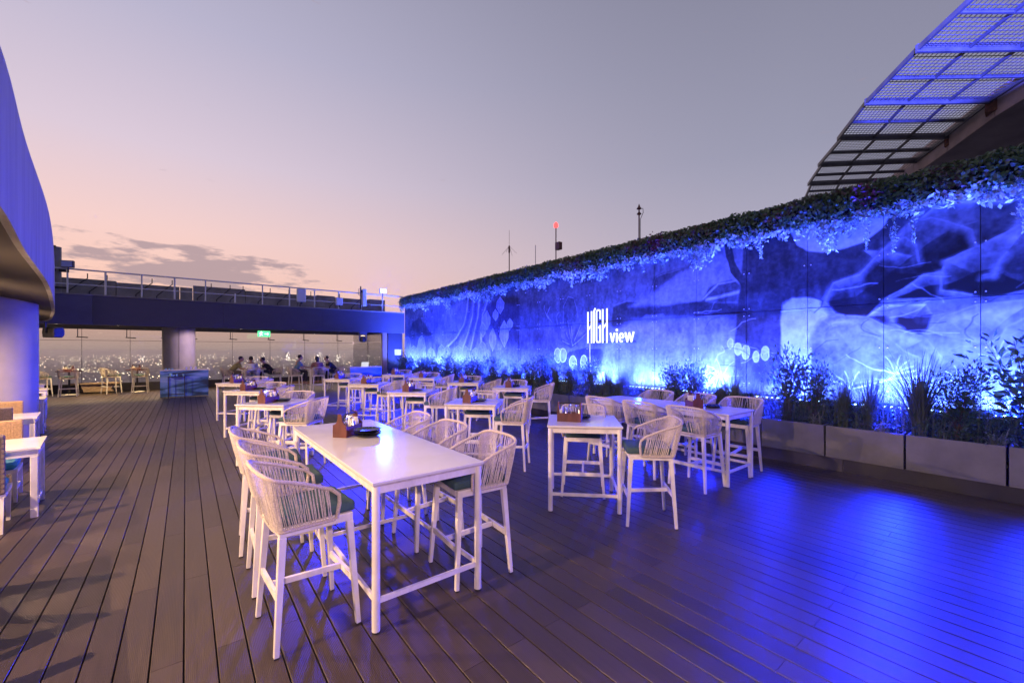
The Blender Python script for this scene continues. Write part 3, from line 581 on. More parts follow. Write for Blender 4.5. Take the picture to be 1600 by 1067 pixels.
('L',0.72,0.012,[2.0,1.18,2.05,1.4,2.09,1.48]),
('L',0.72,0.012,[2.0,1.18,2.11,1.34,2.2,1.4]),
('L',0.72,0.012,[2.0,1.18,2.14,1.28,2.26,1.31]),
('L',0.72,0.012,[1.44,1.47,1.32,1.57,1.22,1.61]),
('L',0.72,0.012,[1.44,1.47,1.34,1.63,1.27,1.69]),
('L',0.72,0.012,[1.44,1.47,1.4,1.69,1.37,1.77]),
('L',0.72,0.012,[1.44,1.47,1.5,1.67,1.55,1.74]),
('L',0.72,0.012,[1.44,1.47,1.57,1.51,1.68,1.52]),
('L',0.72,0.012,[0.74,1.36,0.63,1.4,0.54,1.42]),
('L',0.72,0.012,[0.74,1.36,0.69,1.55,0.64,1.61]),
('L',0.72,0.012,[0.74,1.36,0.77,1.56,0.8,1.63]),
('L',0.72,0.012,[0.74,1.36,0.83,1.5,0.89,1.55]),
('L',0.72,0.012,[0.74,1.36,0.85,1.44,0.93,1.46]),
('L',0.72,0.012,[0.38,1.74,0.29,1.84,0.22,1.87]),
('L',0.72,0.012,[0.38,1.74,0.31,1.89,0.26,1.94]),
('L',0.72,0.012,[0.38,1.74,0.35,1.93,0.32,2.0]),
('L',0.72,0.012,[0.38,1.74,0.42,1.92,0.45,1.99]),
('L',0.72,0.012,[0.38,1.74,0.48,1.79,0.56,1.81]),
('L',0.72,0.012,[4.14,1.28,3.91,1.32,3.74,1.34]),
('L',0.72,0.012,[4.14,1.28,4.01,1.54,3.91,1.63]),
('L',0.72,0.012,[4.14,1.28,4.21,1.57,4.26,1.67]),
('L',0.72,0.012,[4.14,1.28,4.33,1.47,4.48,1.53]),
('L',0.72,0.012,[4.14,1.28,4.37,1.37,4.56,1.39]),
('L',0.72,0.012,[5.31,1.08,5.07,1.26,4.89,1.33]),
('L',0.72,0.012,[5.31,1.08,5.15,1.35,5.02,1.45]),
('L',0.72,0.012,[5.31,1.08,5.24,1.4,5.19,1.51]),
('L',0.72,0.012,[5.31,1.08,5.42,1.38,5.5,1.49]),
('L',0.72,0.012,[5.31,1.08,5.59,1.17,5.82,1.21])]

def paint_mural():
    ppm = 105; y0, y1, z0, z1 = -4.0, 20.4, .85, 4.75
    W, H = int((y1 - y0) * ppm), int((z1 - z0) * ppm)
    gx, gy = np.meshgrid(np.arange(W), np.arange(H))
    def fbm(cell, octs, seed, sx=1, sy=1):
        r = np.random.default_rng(seed); out = np.zeros((H, W)); amp = 1; tot = 0
        for o in range(octs):
            c = cell / 2 ** o; nx = int(W / (c * sx)) + 3; ny = int(H / (c * sy)) + 3; g = r.random((ny, nx))
            fx = gx / (c * sx); fy = gy / (c * sy); ix = fx.astype(int); iy = fy.astype(int); tx = fx - ix; ty = fy - iy; tx = tx * tx * (3 - 2 * tx); ty = ty * ty * (3 - 2 * ty)
            out += amp * ((g[iy, ix] * (1 - tx) + g[iy, ix + 1] * tx) * (1 - ty) + (g[iy + 1, ix] * (1 - tx) + g[iy + 1, ix + 1] * tx) * ty); tot += amp; amp *= .55
        return out / tot
    big = fbm(230, 6, 1, 1.3, .8); fine = fbm(26, 5, 2); med = fbm(70, 5, 8); wob1 = fbm(60, 4, 3) - .5; wob2 = fbm(60, 4, 4) - .5
    img = .40 + (big - .5) * .55 + (fine - .5) * .16
    wx = gx / ppm + y0 + wob1 * .07; wz = gy / ppm + z0 + wob2 * .07
    def window(P, pad):
        a = max(0, int((P[:, 0].min() - pad - y0) * ppm)); c = min(W, int((P[:, 0].max() + pad - y0) * ppm) + 1)
        e = max(0, int((P[:, 1].min() - pad - z0) * ppm)); f = min(H, int((P[:, 1].max() + pad - z0) * ppm) + 1)
        return (slice(e, max(e, f)), slice(a, max(a, c)))
    def segdist(s, P, closed):
        X = wx[s]; Z = wz[s]; best = np.full(X.shape, 9.0); n = len(P)
        for i in range(n if closed else n - 1):
            p = P[i]; q = P[(i + 1) % n]; d = q - p; L = max(d @ d, 1e-9); tt = np.clip(((X - p[0]) * d[0] + (Z - p[1]) * d[1]) / L, 0, 1)
            best = np.minimum(best, np.hypot(X - p[0] - tt * d[0], Z - p[1] - tt * d[1]))
        return best
    for kind, val, wd, pts in MURAL:
        P = np.array(pts, float).reshape(-1, 2); s = window(P, wd * 2 + .15)
        if img[s].size == 0: continue
        dist = segdist(s, P, kind in 'PR')
        if kind in 'PR':
            X = wx[s]; Z = wz[s]; ins = np.zeros(X.shape, bool); n = len(P)
            for i in range(n):
                (xa, za), (xb, zb) = P[i], P[(i + 1) % n]
                if za == zb: continue
                ins ^= ((za > Z) != (zb > Z)) & (X < (xb - xa) * (Z - za) / (zb - za) + xa)
            sd = np.where(ins, dist, -dist); m = np.clip(sd / max(wd, .01) + .5, 0, 1)
            m = m * m * (3 - 2 * m); t_ = val + (big[s] - .5) * .45 + (fine[s] - .5) * .22
            gz_ = np.clip(-np.gradient(sd, axis=0) * ppm, -1, 1)
            if kind == 'R': t_ = t_ - .14 + .55 * np.exp(-dist / .025) * (.4 + fine[s]) * np.clip(gz_ * 1.3, 0, 1) + .26 * gz_ * np.exp(-dist / .30) * (.5 + fine[s]) + ((Z - P[:, 1].min()) / np.ptp(P[:, 1]) - .5) * .22 + (med[s] - .5) * .38
            img[s] = img[s] * (1 - m) + t_ * m
        else:
            m = np.clip(1 - dist / wd, 0, 1) ** .8 * (.45 + .9 * fine[s]); m = np.clip(m, 0, .95)
            img[s] = img[s] * (1 - m) + val * m
    # thin root and crack strokes over the rocks
    r = np.random.default_rng(9)
    for q in range(90):
        ya = r.uniform(-3.5, 4.3) if q < 95 else r.uniform(4.3, 18); za = r.uniform(1.0, 3.2 if q < 95 else 1.7); an = r.uniform(-.9, .9) + (PI if r.random() < .5 else 0); P = [(ya, za)]
        for _ in range(7): an += r.normal(0, .35); ya += .09 * math.cos(an); za += .055 * math.sin(an); P.append((ya, za))
        P = np.array(P); s = window(P, .1)
        if img[s].size == 0: continue
        m = np.clip(1 - segdist(s, P, False) / r.uniform(.010, .020), 0, 1) * r.uniform(.2, .6); v = .85 if r.random() < .6 else .12
        img[s] = img[s] * (1 - m) + v * m
    for cell, sd_, wdt, am in ((48, 33, .020, .05),):
        f_ = fbm(cell, 4, sd_, 1.2, .8); img += np.clip(1 - np.abs(f_ - .5) / wdt, 0, 1) * am * fine - np.clip(1 - np.abs(f_ - .5 - wdt * 1.6) / (wdt * 2), 0, 1) * am * .8 * fine
    img += (fbm(14, 4, 41, .6, 2.2) - .5) * .16
    img = np.clip(img + (fbm(6, 2, 12) - .5) * .13, .05, .97)
    px = np.ones((H, W, 4), np.float32); L = img ** 2.3 * .66
    px[..., 0] = L * .92; px[..., 1] = L; px[..., 2] = np.clip(L * 1.06, 0, 1)
    im = bpy.data.images.new('mural_print', W, H, float_buffer=False); im.colorspace_settings.name = 'Non-Color'; im.pixels.foreach_set(px.ravel()); im.pack()
    m = bpy.data.materials.new('painted_mural'); m.use_nodes = True; t = m.node_tree; bs = t.nodes['Principled BSDF']; bs.inputs['Roughness'].default_value = .55; bs.inputs['Specular IOR Level'].default_value = .3
    g = N(t, 'ShaderNodeNewGeometry'); s = N(t, 'ShaderNodeSeparateXYZ'); LK(t, g.outputs['Position'], s.inputs[0]); c = N(t, 'ShaderNodeCombineXYZ')
    LK(t, mathn(t, 'DIVIDE', mathn(t, 'SUBTRACT', s.outputs[1], y0), y1 - y0), c.inputs[0]); LK(t, mathn(t, 'DIVIDE', mathn(t, 'SUBTRACT', s.outputs[2], z0), z1 - z0), c.inputs[1])
    ti = N(t, 'ShaderNodeTexImage'); ti.image = im; ti.extension = 'EXTEND'; LK(t, c.outputs[0], ti.inputs[0]); LK(t, ti.outputs[0], bs.inputs['Base Color']); return m
M['mural'] = paint_mural()
wall = empty('mural_wall', (0, 0, 0), label='long panelled wall painted with a forest and boulder mural, lit blue from below', cat='wall')
b = MB(); b.box(WX + .03, WX + .33, -4.0, 20.28, -.03, 4.4); b.build('wall_core', M['wallback'], wall)
ys = [.54 + 1.045 * k for k in range(-4, 19)]
bolt = MB()
for k in range(len(ys)):
    a = ys[k]; c = min(ys[k + 1] if k + 1 < len(ys) else 20.28, 20.28)
    for z0, z1 in ((.93, 2.615), (2.625, 4.36)):
        q = MB(); pr = random.uniform(0, .006); q.box(WX - .012 + pr, WX + .029, a + .004, c - .004, z0, z1); q.build('panel', M['mural'], wall)
    for z in (1.2, 1.9, 2.55, 2.69, 3.4, 4.0):
        for yy in (a + .05, c - .05): bolt.box(WX - .020, WX - .006, yy - .008, yy + .008, z - .008, z + .008)
bolt.build('bolts', M['glassframe'], wall, kind='stuff')
b = MB(); b.box(WX - .32, WX + .029, -4, 20.28, .70, .925); b.build('ledge', M['darkwall'], wall)
ORD0 = ['first', 'second', 'third', 'fourth', 'fifth', 'sixth', 'seventh', 'eighth', 'ninth', 'tenth', 'eleventh', 'twelfth', 'thirteenth', 'fourteenth', 'fifteenth']
# led bars on the ledge
for i in range(15):
    y = -1.6 + i * 1.5
    if y > 19.6 or i == 0: continue
    e = empty('led_bar', (WX - .20, y, .925), label='LED wall-washer bar on the ledge below the mural, %s from the right edge' % ORD0[i], cat='light', group='LED bars along the mural')
    q = MB(); q.cbox(-.03, .03, -.55, .55, 0, .05, .006); q.build('housing', M['glassframe'], e)
    q = MB()
    for k in range(12): q.box(-.033, .016, -.505 + k * .09, -.475 + k * .09, .036, .053)
    q.build('lens', M['led'], e)

# ------------------------------------------------------------------ planters, plinth
pl = empty('plinth', (0, 0, 0), label='low dark stone-clad plinth running under the planter boxes', cat='plinth')
yy = -3.7
for k, L_ in enumerate((1.2, 1.2, 1.2, 1.98, 1.18, 1.9, 1.2, 1.3, 1.6, 1.2, 1.9, 1.2, 1.4, 1.6, 1.2, 1.5, 1.2)):
    y1 = min(yy + L_, 20.28)
    if yy > 20: break
    q = MB(); q.box(7.90 + (k % 2) * .006, 8.55, yy + .002, y1 - .002, -.03, .20); q.build('panel', M['plinth2'] if k in (4, 7, 11) else M['plinth'], pl); yy = y1
ORD = ['first', 'second', 'third', 'fourth', 'fifth', 'sixth', 'seventh', 'eighth', 'ninth', 'tenth', 'eleventh', 'twelfth', 'thirteenth', 'fourteenth', 'fifteenth', 'sixteenth', 'seventeenth', 'eighteenth', 'nineteenth', 'twentieth', 'twenty-first', 'twenty-second', 'twenty-third', 'twenty-fourth', 'twenty-fifth']
q = MB(); q.box(0, .68, .012, .908, 0, .03); q.box(0, .03, .012, .908, .03, .484); q.box(.65, .68, .012, .908, .03, .484); q.box(.03, .65, .012, .042, .03, .484); q.box(.03, .65, .878, .908, .03, .484)
box_me = q.mesh('box', M['planter'], bevel=.004)
q = MB(); q.box(.031, .649, .043, .877, .36, .43); soil_me = q.mesh('soil', M['soil'])
for k in range(-4, 22):
    y = .26 + .92 * k
    if y > 19.5: break
    if k < -1: continue
    e = empty('planter', (7.865, y, .2), label='grey fibre-cement planter box, %s' % ('cut by the right edge of the photo' if k < 0 else ORD[k] + ' full box along the row from the right edge'), cat='planter', group='planter boxes in front of the mural')
    if k >= -1: link('box', box_me, e); link('soil', soil_me, e)
    else: link('box', box_me, e); link('soil', soil_me, e)

# ------------------------------------------------------------------ plants
def leaf_cloud(C, D, Nn, size, asp=.45):        # rhombus leaves: C centres, D directions, Nn normals
    C = np.asarray(C); n = len(C); D = D / np.linalg.norm(D, axis=1)[:, None]; S = np.cross(D, Nn); S /= np.linalg.norm(S, axis=1)[:, None] + 1e-9; U = np.cross(S, D)
    s = size[:, None]; V = np.zeros((n, 4, 3)); V[:, 0] = C - D * s * .5; V[:, 1] = C + S * s * asp * .5 + U * s * .10; V[:, 2] = C + D * s * .5; V[:, 3] = C - S * s * asp * .5 + U * s * .10
    i = np.arange(n) * 4; F = np.concatenate([np.stack([i, i + 1, i + 2], 1), np.stack([i, i + 2, i + 3], 1)])
    return V.reshape(-1, 3), F
def rv(n): v = RNG.normal(size=(n, 3)); return v / np.linalg.norm(v, axis=1)[:, None]
def shrub(h, wd, nst, nl, ls, seed):
    r = random.Random(seed); st = MB(); C = []; D = []
    for k in range(nst):
        a = r.uniform(0, 2 * PI); lean = r.uniform(.05, .5) * wd; p = Vector((r.uniform(-.06, .06), r.uniform(-.06, .06), 0)); pts = [tuple(p)]
        hh = h * r.uniform(.65, 1.0)
        for s in range(1, 6):
            f = s / 5; q = (p.x + math.cos(a) * lean * f ** 1.3 + r.uniform(-.02, .02), p.y + math.sin(a) * lean * f ** 1.3 + r.uniform(-.02, .02), hh * f); pts.append(q)
        st.tube(pts, [.008 * (1 - .13 * i) for i in range(6)], 4, False)
        for _ in range(nl // nst):
            f = r.uniform(.22, 1.0) ** .75; i = min(int(f * 5), 4); A = Vector(pts[i]).lerp(Vector(pts[i + 1]), f * 5 - i)
            o = Vector((r.gauss(0, 1), r.gauss(0, 1), r.gauss(.3, .8))).normalized(); C.append(tuple(A + o * r.uniform(.02, .19) * (.6 + wd))); D.append(tuple(o + Vector((0, 0, .4))))
    V, F = leaf_cloud(C, np.array(D), rv(len(C)), RNG.uniform(.6, 1.2, len(C)) * ls)
    return st, rawmesh('foliage', V, F, M['shrub'])
def blades(h, n, spread, wd, seed, m='blade', droop=.35):
    r = random.Random(seed); V = []; F = []
    for k in range(n):
        a = r.uniform(0, 2 * PI); L = h * r.uniform(.6, 1.08); s = r.uniform(.1, 1) * spread; x0, y0 = r.uniform(-.06, .06), r.uniform(-.06, .06); w0 = wd * r.uniform(.6, 1.2); px, py = -math.sin(a) * w0 / 2, math.cos(a) * w0 / 2
        dr = droop * r.uniform(.2, 1.2); nb = len(V)
        for i in range(7):
            f = i / 6; rad = s * f ** 1.6; z = L * (f - dr * f ** 3); ww = (1 - f) ** .6
            V += [(x0 + math.cos(a) * rad + px * ww, y0 + math.sin(a) * rad + py * ww, z), (x0 + math.cos(a) * rad - px * ww, y0 + math.sin(a) * rad - py * ww, z)]
        for i in range(6): F.append((nb + 2 * i, nb + 2 * i + 1, nb + 2 * i + 3, nb + 2 * i + 2))
    return rawmesh('blades', V, F, M[m])
protos = {}
for nm, a in (('leafy1', (1.05, .85, 20, 1150, .075, 1)), ('leafy2', (1.0, .95, 22, 1500, .07, 2)), ('leafy3', (1.1, .8, 16, 1200, .075, 3)), ('open', (1.3, 1.0, 12, 560, .12, 4))):
    st, fo = shrub(*a); protos[nm] = (st.mesh('stems', M['bark']), fo)
protos['grass1'] = blades(1.25, 260, .62, .017, 11); protos['grass2'] = blades(1.0, 240, .5, .012, 12, droop=.2); protos['reed'] = blades(.95, 230, .36, .011, 13, droop=.1)
protos['flax'] = blades(.34, 46, .30, .022, 14, 'flax', .75)
def put_plant(kind, y, h, label, x=8.22, s=None):
    rz = random.uniform(0, 6.28)
    if kind in ('leafy1', 'leafy2', 'leafy3', 'open'):
        e = empty('shrub', (x, y, .62), rz, label=label, cat='shrub', group='shrubs in the planters'); st, fo = protos[kind]; link('stems', st, e); link('foliage', fo, e); e.scale = (s or 1, s or 1, h)
    else:
        e = link({'flax': 'flax_plant'}.get(kind, 'grass_clump'), protos[kind], None, (x, y, .62), rz, label=label, cat='plant' if kind == 'flax' else 'grass', group='flax rosettes in the planters' if kind == 'flax' else 'tall grasses in the planters'); e.scale = (s or 1, s or 1, h)
    return e
named = [('open', .05, 1.05, 'large-leaved dark shrub cut by the right edge of the photo', 1.1), ('leafy3', .70, .95, 'open leafy shrub just right of the tall arching grass at the right', .8),
 ('grass1', 1.08, 1.12, 'tallest arching grass clump spilling over a planter at the far right', 1.15), ('reed', 1.62, 1.05, 'stiff thin reeds left of the tall arching grass', 1.1), ('reed', 1.95, 1.0, 'second clump of thin reeds, nearer the leafy shrub', 1.0),
 ('leafy1', 2.36, 1.05, 'dark twiggy shrub, right one of the pair by the bright mural light', .7), ('leafy1', 2.72, 1.24, 'tall dark shrub before the bright white mural patch at right', .85),
 ('reed', 3.62, 1.0, 'thin upright grass behind the right end of the long right-hand table', 1.1), ('grass2', 3.85, .88, 'feathery grass behind the corner of the long right-hand table', 1.0),
 ('leafy2', 4.45, .98, 'round bushy shrub directly behind the caddy on the long right-hand table', .85), ('leafy2', 4.85, .92, 'bushy shrub left of the caddy on the long right-hand table', .75),
 ('grass2', 6.2, 1.0, 'wispy pale grass under the word view of the sign', 1.1), ('grass2', 6.65, .95, 'wispy grass beside the sign pole', 1.0), ('leafy3', 7.2, .9, 'dark shrub left of the sign pole', .85),
 ('leafy1', 7.9, .92, 'shrub in front of the painted toadstools, left of the sign', .9), ('reed', 8.5, 1.1, 'tall thin pale reeds left of the sign shrubs', 1.3), ('leafy3', 8.9, 1.05, 'tall mounded shrub behind the right-hand square tables', 1.0),
 ('leafy2', 9.6, 1.0, 'broad dark shrub near the middle of the planter row', 1.0), ('leafy1', 10.3, .85, 'low dense shrub left of the broad middle shrub', .9), ('grass2', 10.9, 1.0, 'pale grass between two dense shrubs in mid row', 1.0),
 ('leafy3', 11.5, .98, 'shrub in the twelfth planter with a narrow crown', .9), ('leafy2', 12.3, .95, 'rounded shrub below the painted leaves of the mural', .9), ('leafy1', 13.1, .95, 'shrub below the painted tree roots, right one', .95),
 ('leafy2', 13.9, .9, 'shrub below the painted tree roots, left one', .95), ('leafy3', 14.7, .98, 'narrow shrub beyond the painted roots', .9), ('leafy1', 15.5, .95, 'shrub four from the far end of the planter row', 1.0),
 ('leafy2', 16.4, .95, 'shrub three from the far end of the planter row', 1.0), ('leafy1', 17.3, .95, 'shrub second from the far end of the planter row', 1.0), ('leafy2', 18.2, .98, 'shrub last in the planter row at the far corner', 1.05), ('leafy3', 18.9, .9, 'thin shrub tucked into the far corner by the notice panel', 1.0)]
for k, y, h, lb, s in named: put_plant(k, y, h, lb, s=s)
for y, lb in ((3.35, 'pale flax rosette behind the right end of the long right-hand table'), (2.25, 'flax rosette at the joint of the second and third planters'), (1.45, 'spiky flax rosette overhanging the planter edge left of the tall arching grass'), (7.5, 'flax rosette behind the near square table'), (9.1, 'flax rosette near the right-hand square tables'), (.35, 'small flax rosette near the right edge')):
    put_plant('flax', y, 1.0, lb, x=8.02, s=1)
# wispy uncounted grasses between the shrubs
V_, F_ = [], []
for k in range(66):
    y = -.3 + k * .29 + random.uniform(-.1, .1); hh = random.uniform(.55, 1.15)
    for q_ in range(60):
        a = random.uniform(0, 2 * PI); L = hh * random.uniform(.5, 1.05); s_ = random.uniform(.05, .32); x0, y0 = 8.2 + random.uniform(-.16, .2), y + random.uniform(-.14, .14); w0 = random.uniform(.004, .010); px_, py_ = -math.sin(a) * w0 / 2, math.cos(a) * w0 / 2; nb = len(V_)
        for i in range(6):
            f = i / 5; rad = s_ * f ** 1.7; z = .62 + L * (f - .12 * f ** 3); ww = (1 - f) ** .6
            V_ += [(x0 + math.cos(a) * rad + px_ * ww, y0 + math.sin(a) * rad + py_ * ww, z), (x0 + math.cos(a) * rad - px_ * ww, y0 + math.sin(a) * rad - py_ * ww, z)]
        for i in range(5): F_.append((nb + 2 * i, nb + 2 * i + 1, nb + 2 * i + 3, nb + 2 * i + 2))
link('wispy_grass', rawmesh('wispy_grass', V_, F_, M['blade']), kind='stuff', label='thin wispy grasses between the planter shrubs')
# low cover filling the boxes
n = 26000; C = np.stack([RNG.uniform(7.88, 8.60, n), -2 + 22 * RNG.random(n) ** 1.35, .60 + .42 * RNG.random(n) ** 1.4], 1); C[:, 2] -= .18 * (C[:, 0] < 8.05); C[:, 2] += .07 * np.sin(C[:, 1] * 5) * (C[:, 0] > 8.0)
V, F = leaf_cloud(C, rv(n) + np.array([0, 0, .7]), rv(n), RNG.uniform(.03, .07, n) * 1.1, .35)
link('ground_cover', rawmesh('ground_cover', V, F, M['shrub']), kind='stuff', label='low leafy ground cover filling the planter boxes')

# ------------------------------------------------------------------ hedge and trailing fringe on the wall top
b = MB(); b.box(8.74, 9.32, -4.0, 20.28, 4.12, 4.17); b.build('light_baffle', M['darkwall'], wall)  # added shelf that keeps the blue uplight off the hedge
hd = empty('hedge', (0, 0, 0), label='dense dark green hedge crowning the whole mural wall', cat='hedge')
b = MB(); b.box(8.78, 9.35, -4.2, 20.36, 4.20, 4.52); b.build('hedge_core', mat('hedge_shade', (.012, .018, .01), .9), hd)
n = 52000; y = -4.2 + 24.7 * RNG.random(n) ** 1.25; a = RNG.uniform(-.34 * PI, 1.0 * PI, n)     # round section
lump = .5 + .5 * np.sin(y * 2.3 + 1.5 * np.sin(y * .9)) * np.sin(y * 5.1 + 1); rr = RNG.uniform(.70, 1.04, n) + .16 * lump * (.6 + .4 * np.sin(y * 11 + a * 3))
cx = 9.02 - np.cos(a) * .40 * rr; cz = 4.33 + np.sin(a) * .31 * rr - .02
C = np.stack([cx, y, cz], 1); nr = np.stack([-np.cos(a), np.zeros(n), np.sin(a)], 1)
V, F = leaf_cloud(C, rv(n) + nr * .5 + np.array([0, 0, -.3]), nr + rv(n) * .7, RNG.uniform(.045, .095, n), .62)
link('foliage', rawmesh('foliage', V, F, M['hedge']), hd)
for cy_ in (1.78, 5.6):
    n = 130; C = np.array([8.62, cy_, 4.34]) + RNG.normal(0, 1, (n, 3)) * np.array([.05, .09, .10]); V, F = leaf_cloud(C, rv(n), rv(n), RNG.uniform(.05, .10, n), .5)
    link('red_foliage', rawmesh('red_foliage', V, F, M['redleaf']), hd)
CC = []; DD = []
nv = 1000
for k in range(nv):
    y = -4 + 24.3 * RNG.random() ** 1.2; dens_ = .15 + .95 * max(0, math.sin(y * 1.9 + math.sin(y)) * math.sin(y * 4.3 + 1) * .5 + .5) ** 1.6; L_ = RNG.uniform(.08, .5) * dens_; x = RNG.uniform(8.56, 8.84); z0 = RNG.uniform(4.0, 4.18)
    for q in range(int(3 + L_ * 24)):
        f = RNG.random(); CC.append((x + RNG.normal(0, .03), y + RNG.normal(0, .035), z0 - L_ * f)); DD.append((RNG.normal(0, .8), RNG.normal(0, .8), -.7))
n = len(CC); V, F = leaf_cloud(CC, np.array(DD), rv(n), RNG.uniform(.05, .12, n), .55)
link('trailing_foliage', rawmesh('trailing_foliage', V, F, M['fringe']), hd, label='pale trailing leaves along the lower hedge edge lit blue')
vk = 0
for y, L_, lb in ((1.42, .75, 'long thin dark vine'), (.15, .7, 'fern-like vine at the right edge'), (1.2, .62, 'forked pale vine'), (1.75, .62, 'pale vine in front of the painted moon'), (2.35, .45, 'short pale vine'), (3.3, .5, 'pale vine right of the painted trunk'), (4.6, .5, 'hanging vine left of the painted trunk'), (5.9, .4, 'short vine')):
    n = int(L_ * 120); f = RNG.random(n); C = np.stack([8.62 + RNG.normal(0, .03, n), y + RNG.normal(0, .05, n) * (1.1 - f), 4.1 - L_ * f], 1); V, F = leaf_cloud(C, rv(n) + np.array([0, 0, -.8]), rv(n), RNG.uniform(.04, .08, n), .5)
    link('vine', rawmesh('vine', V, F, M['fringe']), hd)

# ------------------------------------------------------------------ sign
sg = empty('sign', (8.45, 0, 0), label='illuminated white sign reading HIGH view on a slim pole before the mural', cat='sign')
U0 = 7.515
def stroke(b, pts, w):
    for (u1, z1), (u2, z2) in zip(pts, pts[1:]):
        dx, dz = u2 - u1, z2 - z1; L = math.hypot(dx, dz); nx, nz_ = -dz / L * w / 2, dx / L * w / 2
        b.prism([(U0 - (u1 + nx), z1 + nz_), (U0 - (u2 + nx), z2 + nz_), (U0 - (u2 - nx), z2 - nz_), (U0 - (u1 - nx), z1 - nz_)], 'x', -.008, .008)
def joint(b, p, w): b.prism([(U0 - p[0] + w / 2 * math.cos(t * PI / 5), p[1] + w / 2 * math.sin(t * PI / 5)) for t in range(10)], 'x', -.0075, .0075)
def letter(strokes, w, dots=()):
    b = MB()
    for s in strokes:
        stroke(b, s, w)
        for p in s[1:-1]: joint(b, p, w)
    for p, r_ in dots: joint(b, p, r_)
    b.build('letter', M['sign'], sg)
Wd = .040
letter([[(.03, 2.05), (.03, 2.885)], [(.155, 2.05), (.155, 2.895)], [(.03, 2.40), (.155, 2.52)]], Wd)
letter([[(.235, 2.05), (.235, 2.88), (.285, 2.965)]], Wd)
ga = [(.385 + .062 * math.cos(t), 2.855 + .055 * math.sin(t)) for t in [PI - k * PI / 5 for k in range(6)]]
letter([[(.323, 2.11), (.323, 2.855)], ga, [(.447, 2.855), (.447, 2.67)], [(.323, 2.12), (.345, 2.076), (.447, 2.076), (.447, 2.50), (.385, 2.44)]], Wd)
letter([[(.53, 2.05), (.53, 2.92)], [(.665, 2.05), (.665, 2.93)], [(.53, 2.42), (.665, 2.56)]], Wd)
w2 = .046
letter([[(.775, 2.30), (.84, 2.075), (.905, 2.30)]], w2)
letter([[(.975, 2.05), (.975, 2.30)]], w2, [((.975, 2.365), .07)])
ea = [(1.115 + .062 * math.cos(t), 2.175 + .10 * math.sin(t)) for t in [0, PI / 6, PI / 3, PI / 2, 2 * PI / 3, 5 * PI / 6, PI, 7 * PI / 6, 4 * PI / 3, 1.5 * PI, 1.68 * PI]]
letter([ea, [(1.06, 2.175), (1.17, 2.175)]], .046)
letter([[(1.23, 2.30), (1.285, 2.075), (1.345, 2.28), (1.405, 2.075), (1.47, 2.31)]], w2)
b = MB(); b.tube([(0, 7.42, .62), (0, 7.42, 2.05)], .018, 8); b.build('pole', M['hub'], sg)
b = MB(); b.box(.035, .055, 6.02, 7.49, 2.06, 2.09); b.box(.035, .055, 6.83, 7.49, 2.6, 2.63); b.build('bracket', M['black'], sg)

# ------------------------------------------------------------------ beam, soffit, railing and parapet across the far end
bm_ = empty('roof_beam', (0, 0, 0), label='deep navy beam spanning the far end of the terrace above the glazing', cat='beam')
for x0, x1, k in ((-9, -2.545, 'beam_lit'), (-2.54, 1.2, 'beam'), (1.205, 4.9, 'beam'), (4.905, 8.88, 'beam')):
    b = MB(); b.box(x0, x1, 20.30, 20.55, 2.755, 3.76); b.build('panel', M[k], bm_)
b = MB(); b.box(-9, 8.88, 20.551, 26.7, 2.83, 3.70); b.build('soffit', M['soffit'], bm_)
b = MB(); b.box(-9, 8.88, 20.25, 20.60, 3.762, 3.80); b.build('coping', M['parapet'], bm_)
for i, (x, y) in enumerate(((-3.6, 21.4), (-2.0, 21.4), (-.1, 21.3), (1.9, 21.4), (3.9, 21.4), (6.0, 21.4))):
    e = empty('downlight', (x, y, 2.83), label='small round ceiling downlight under the far soffit, %s from the left' % ORD[i], cat='light', group='downlights in the far soffit')
    q = MB(); q.lathe([(.0, -.001), (.09, -.001), (.09, -.03), (.0, -.03)], 16); q.build('trim', M['rail'], e); q = MB(); q.lathe([(0, -.031), (.06, -.031), (.06, -.036), (0, -.036)], 14); q.build('lens', M['lampon'], e)
rl = empty('railing', (0, 0, 0), label='white tubular railing on top of the far beam', cat='railing')
px = [-5.2, -4.2, -3.16, -2.23, -1.27, -.33, .62, 1.6, 2.57, 3.6, 4.62, 5.67, 6.73, 7.78, 8.8]
for i, x in enumerate(px):
    b = MB(); top = 4.62 if i != 7 else 4.2; b.tube([(x, 20.46, 3.80), (x, 20.46, top)], .030 if i % 2 else .025, 8); b.build('post', M['rail'], rl)
b = MB(); b.tube([(-5.2, 20.46, 4.64), (8.86, 20.46, 4.64)], .027, 8); b.build('top_rail', M['rail'], rl)
b = MB(); b.tube([(-5.2, 20.46, 4.13), (8.86, 20.46, 4.13)], .017, 8); b.build('mid_rail', M['rail'], rl)
pw = empty('parapet_wall', (0, 0, 0), label='grey weathered concrete parapet behind the railing', cat='wall')
xs = [-6.2, -4.1, -2.2, -.2, .25, 2.2, 4.4, 5.3, 6.2, 7.1, 8.0, 8.9]
for i in range(len(xs) - 1):
    b = MB(); zt = 4.60 + (.05 if i % 3 == 1 else 0) + (.06 if xs[i] > 0 else 0); b.box(xs[i] + .01, xs[i + 1] - .01, 23.0 + .03 * (i % 2), 23.4, 3.70, zt); b.box(xs[i] + .01, xs[i + 1] - .01, 22.3, 22.999, 3.70, 4.0); b.build('wall_block', M['parapet'], pw)
for i, x in enumerate((-3.0, -2.45, -1.1, -.45, .9, 1.6, 2.1, 3.2, 4.0, 5.0, 6.4, 7.5)):
    b = MB(); b.tube([(x - .5, 22.9, 4.15), (x - .05, 22.9, 4.62), (x, 22.9, 4.66), (x, 22.9, 4.85)], .018, 5); b.tube([(x - .5, 22.9, 4.15), (x - .5, 22.9, 3.9)], .02, 5); b.build('cable_bracket', M['black'], pw)
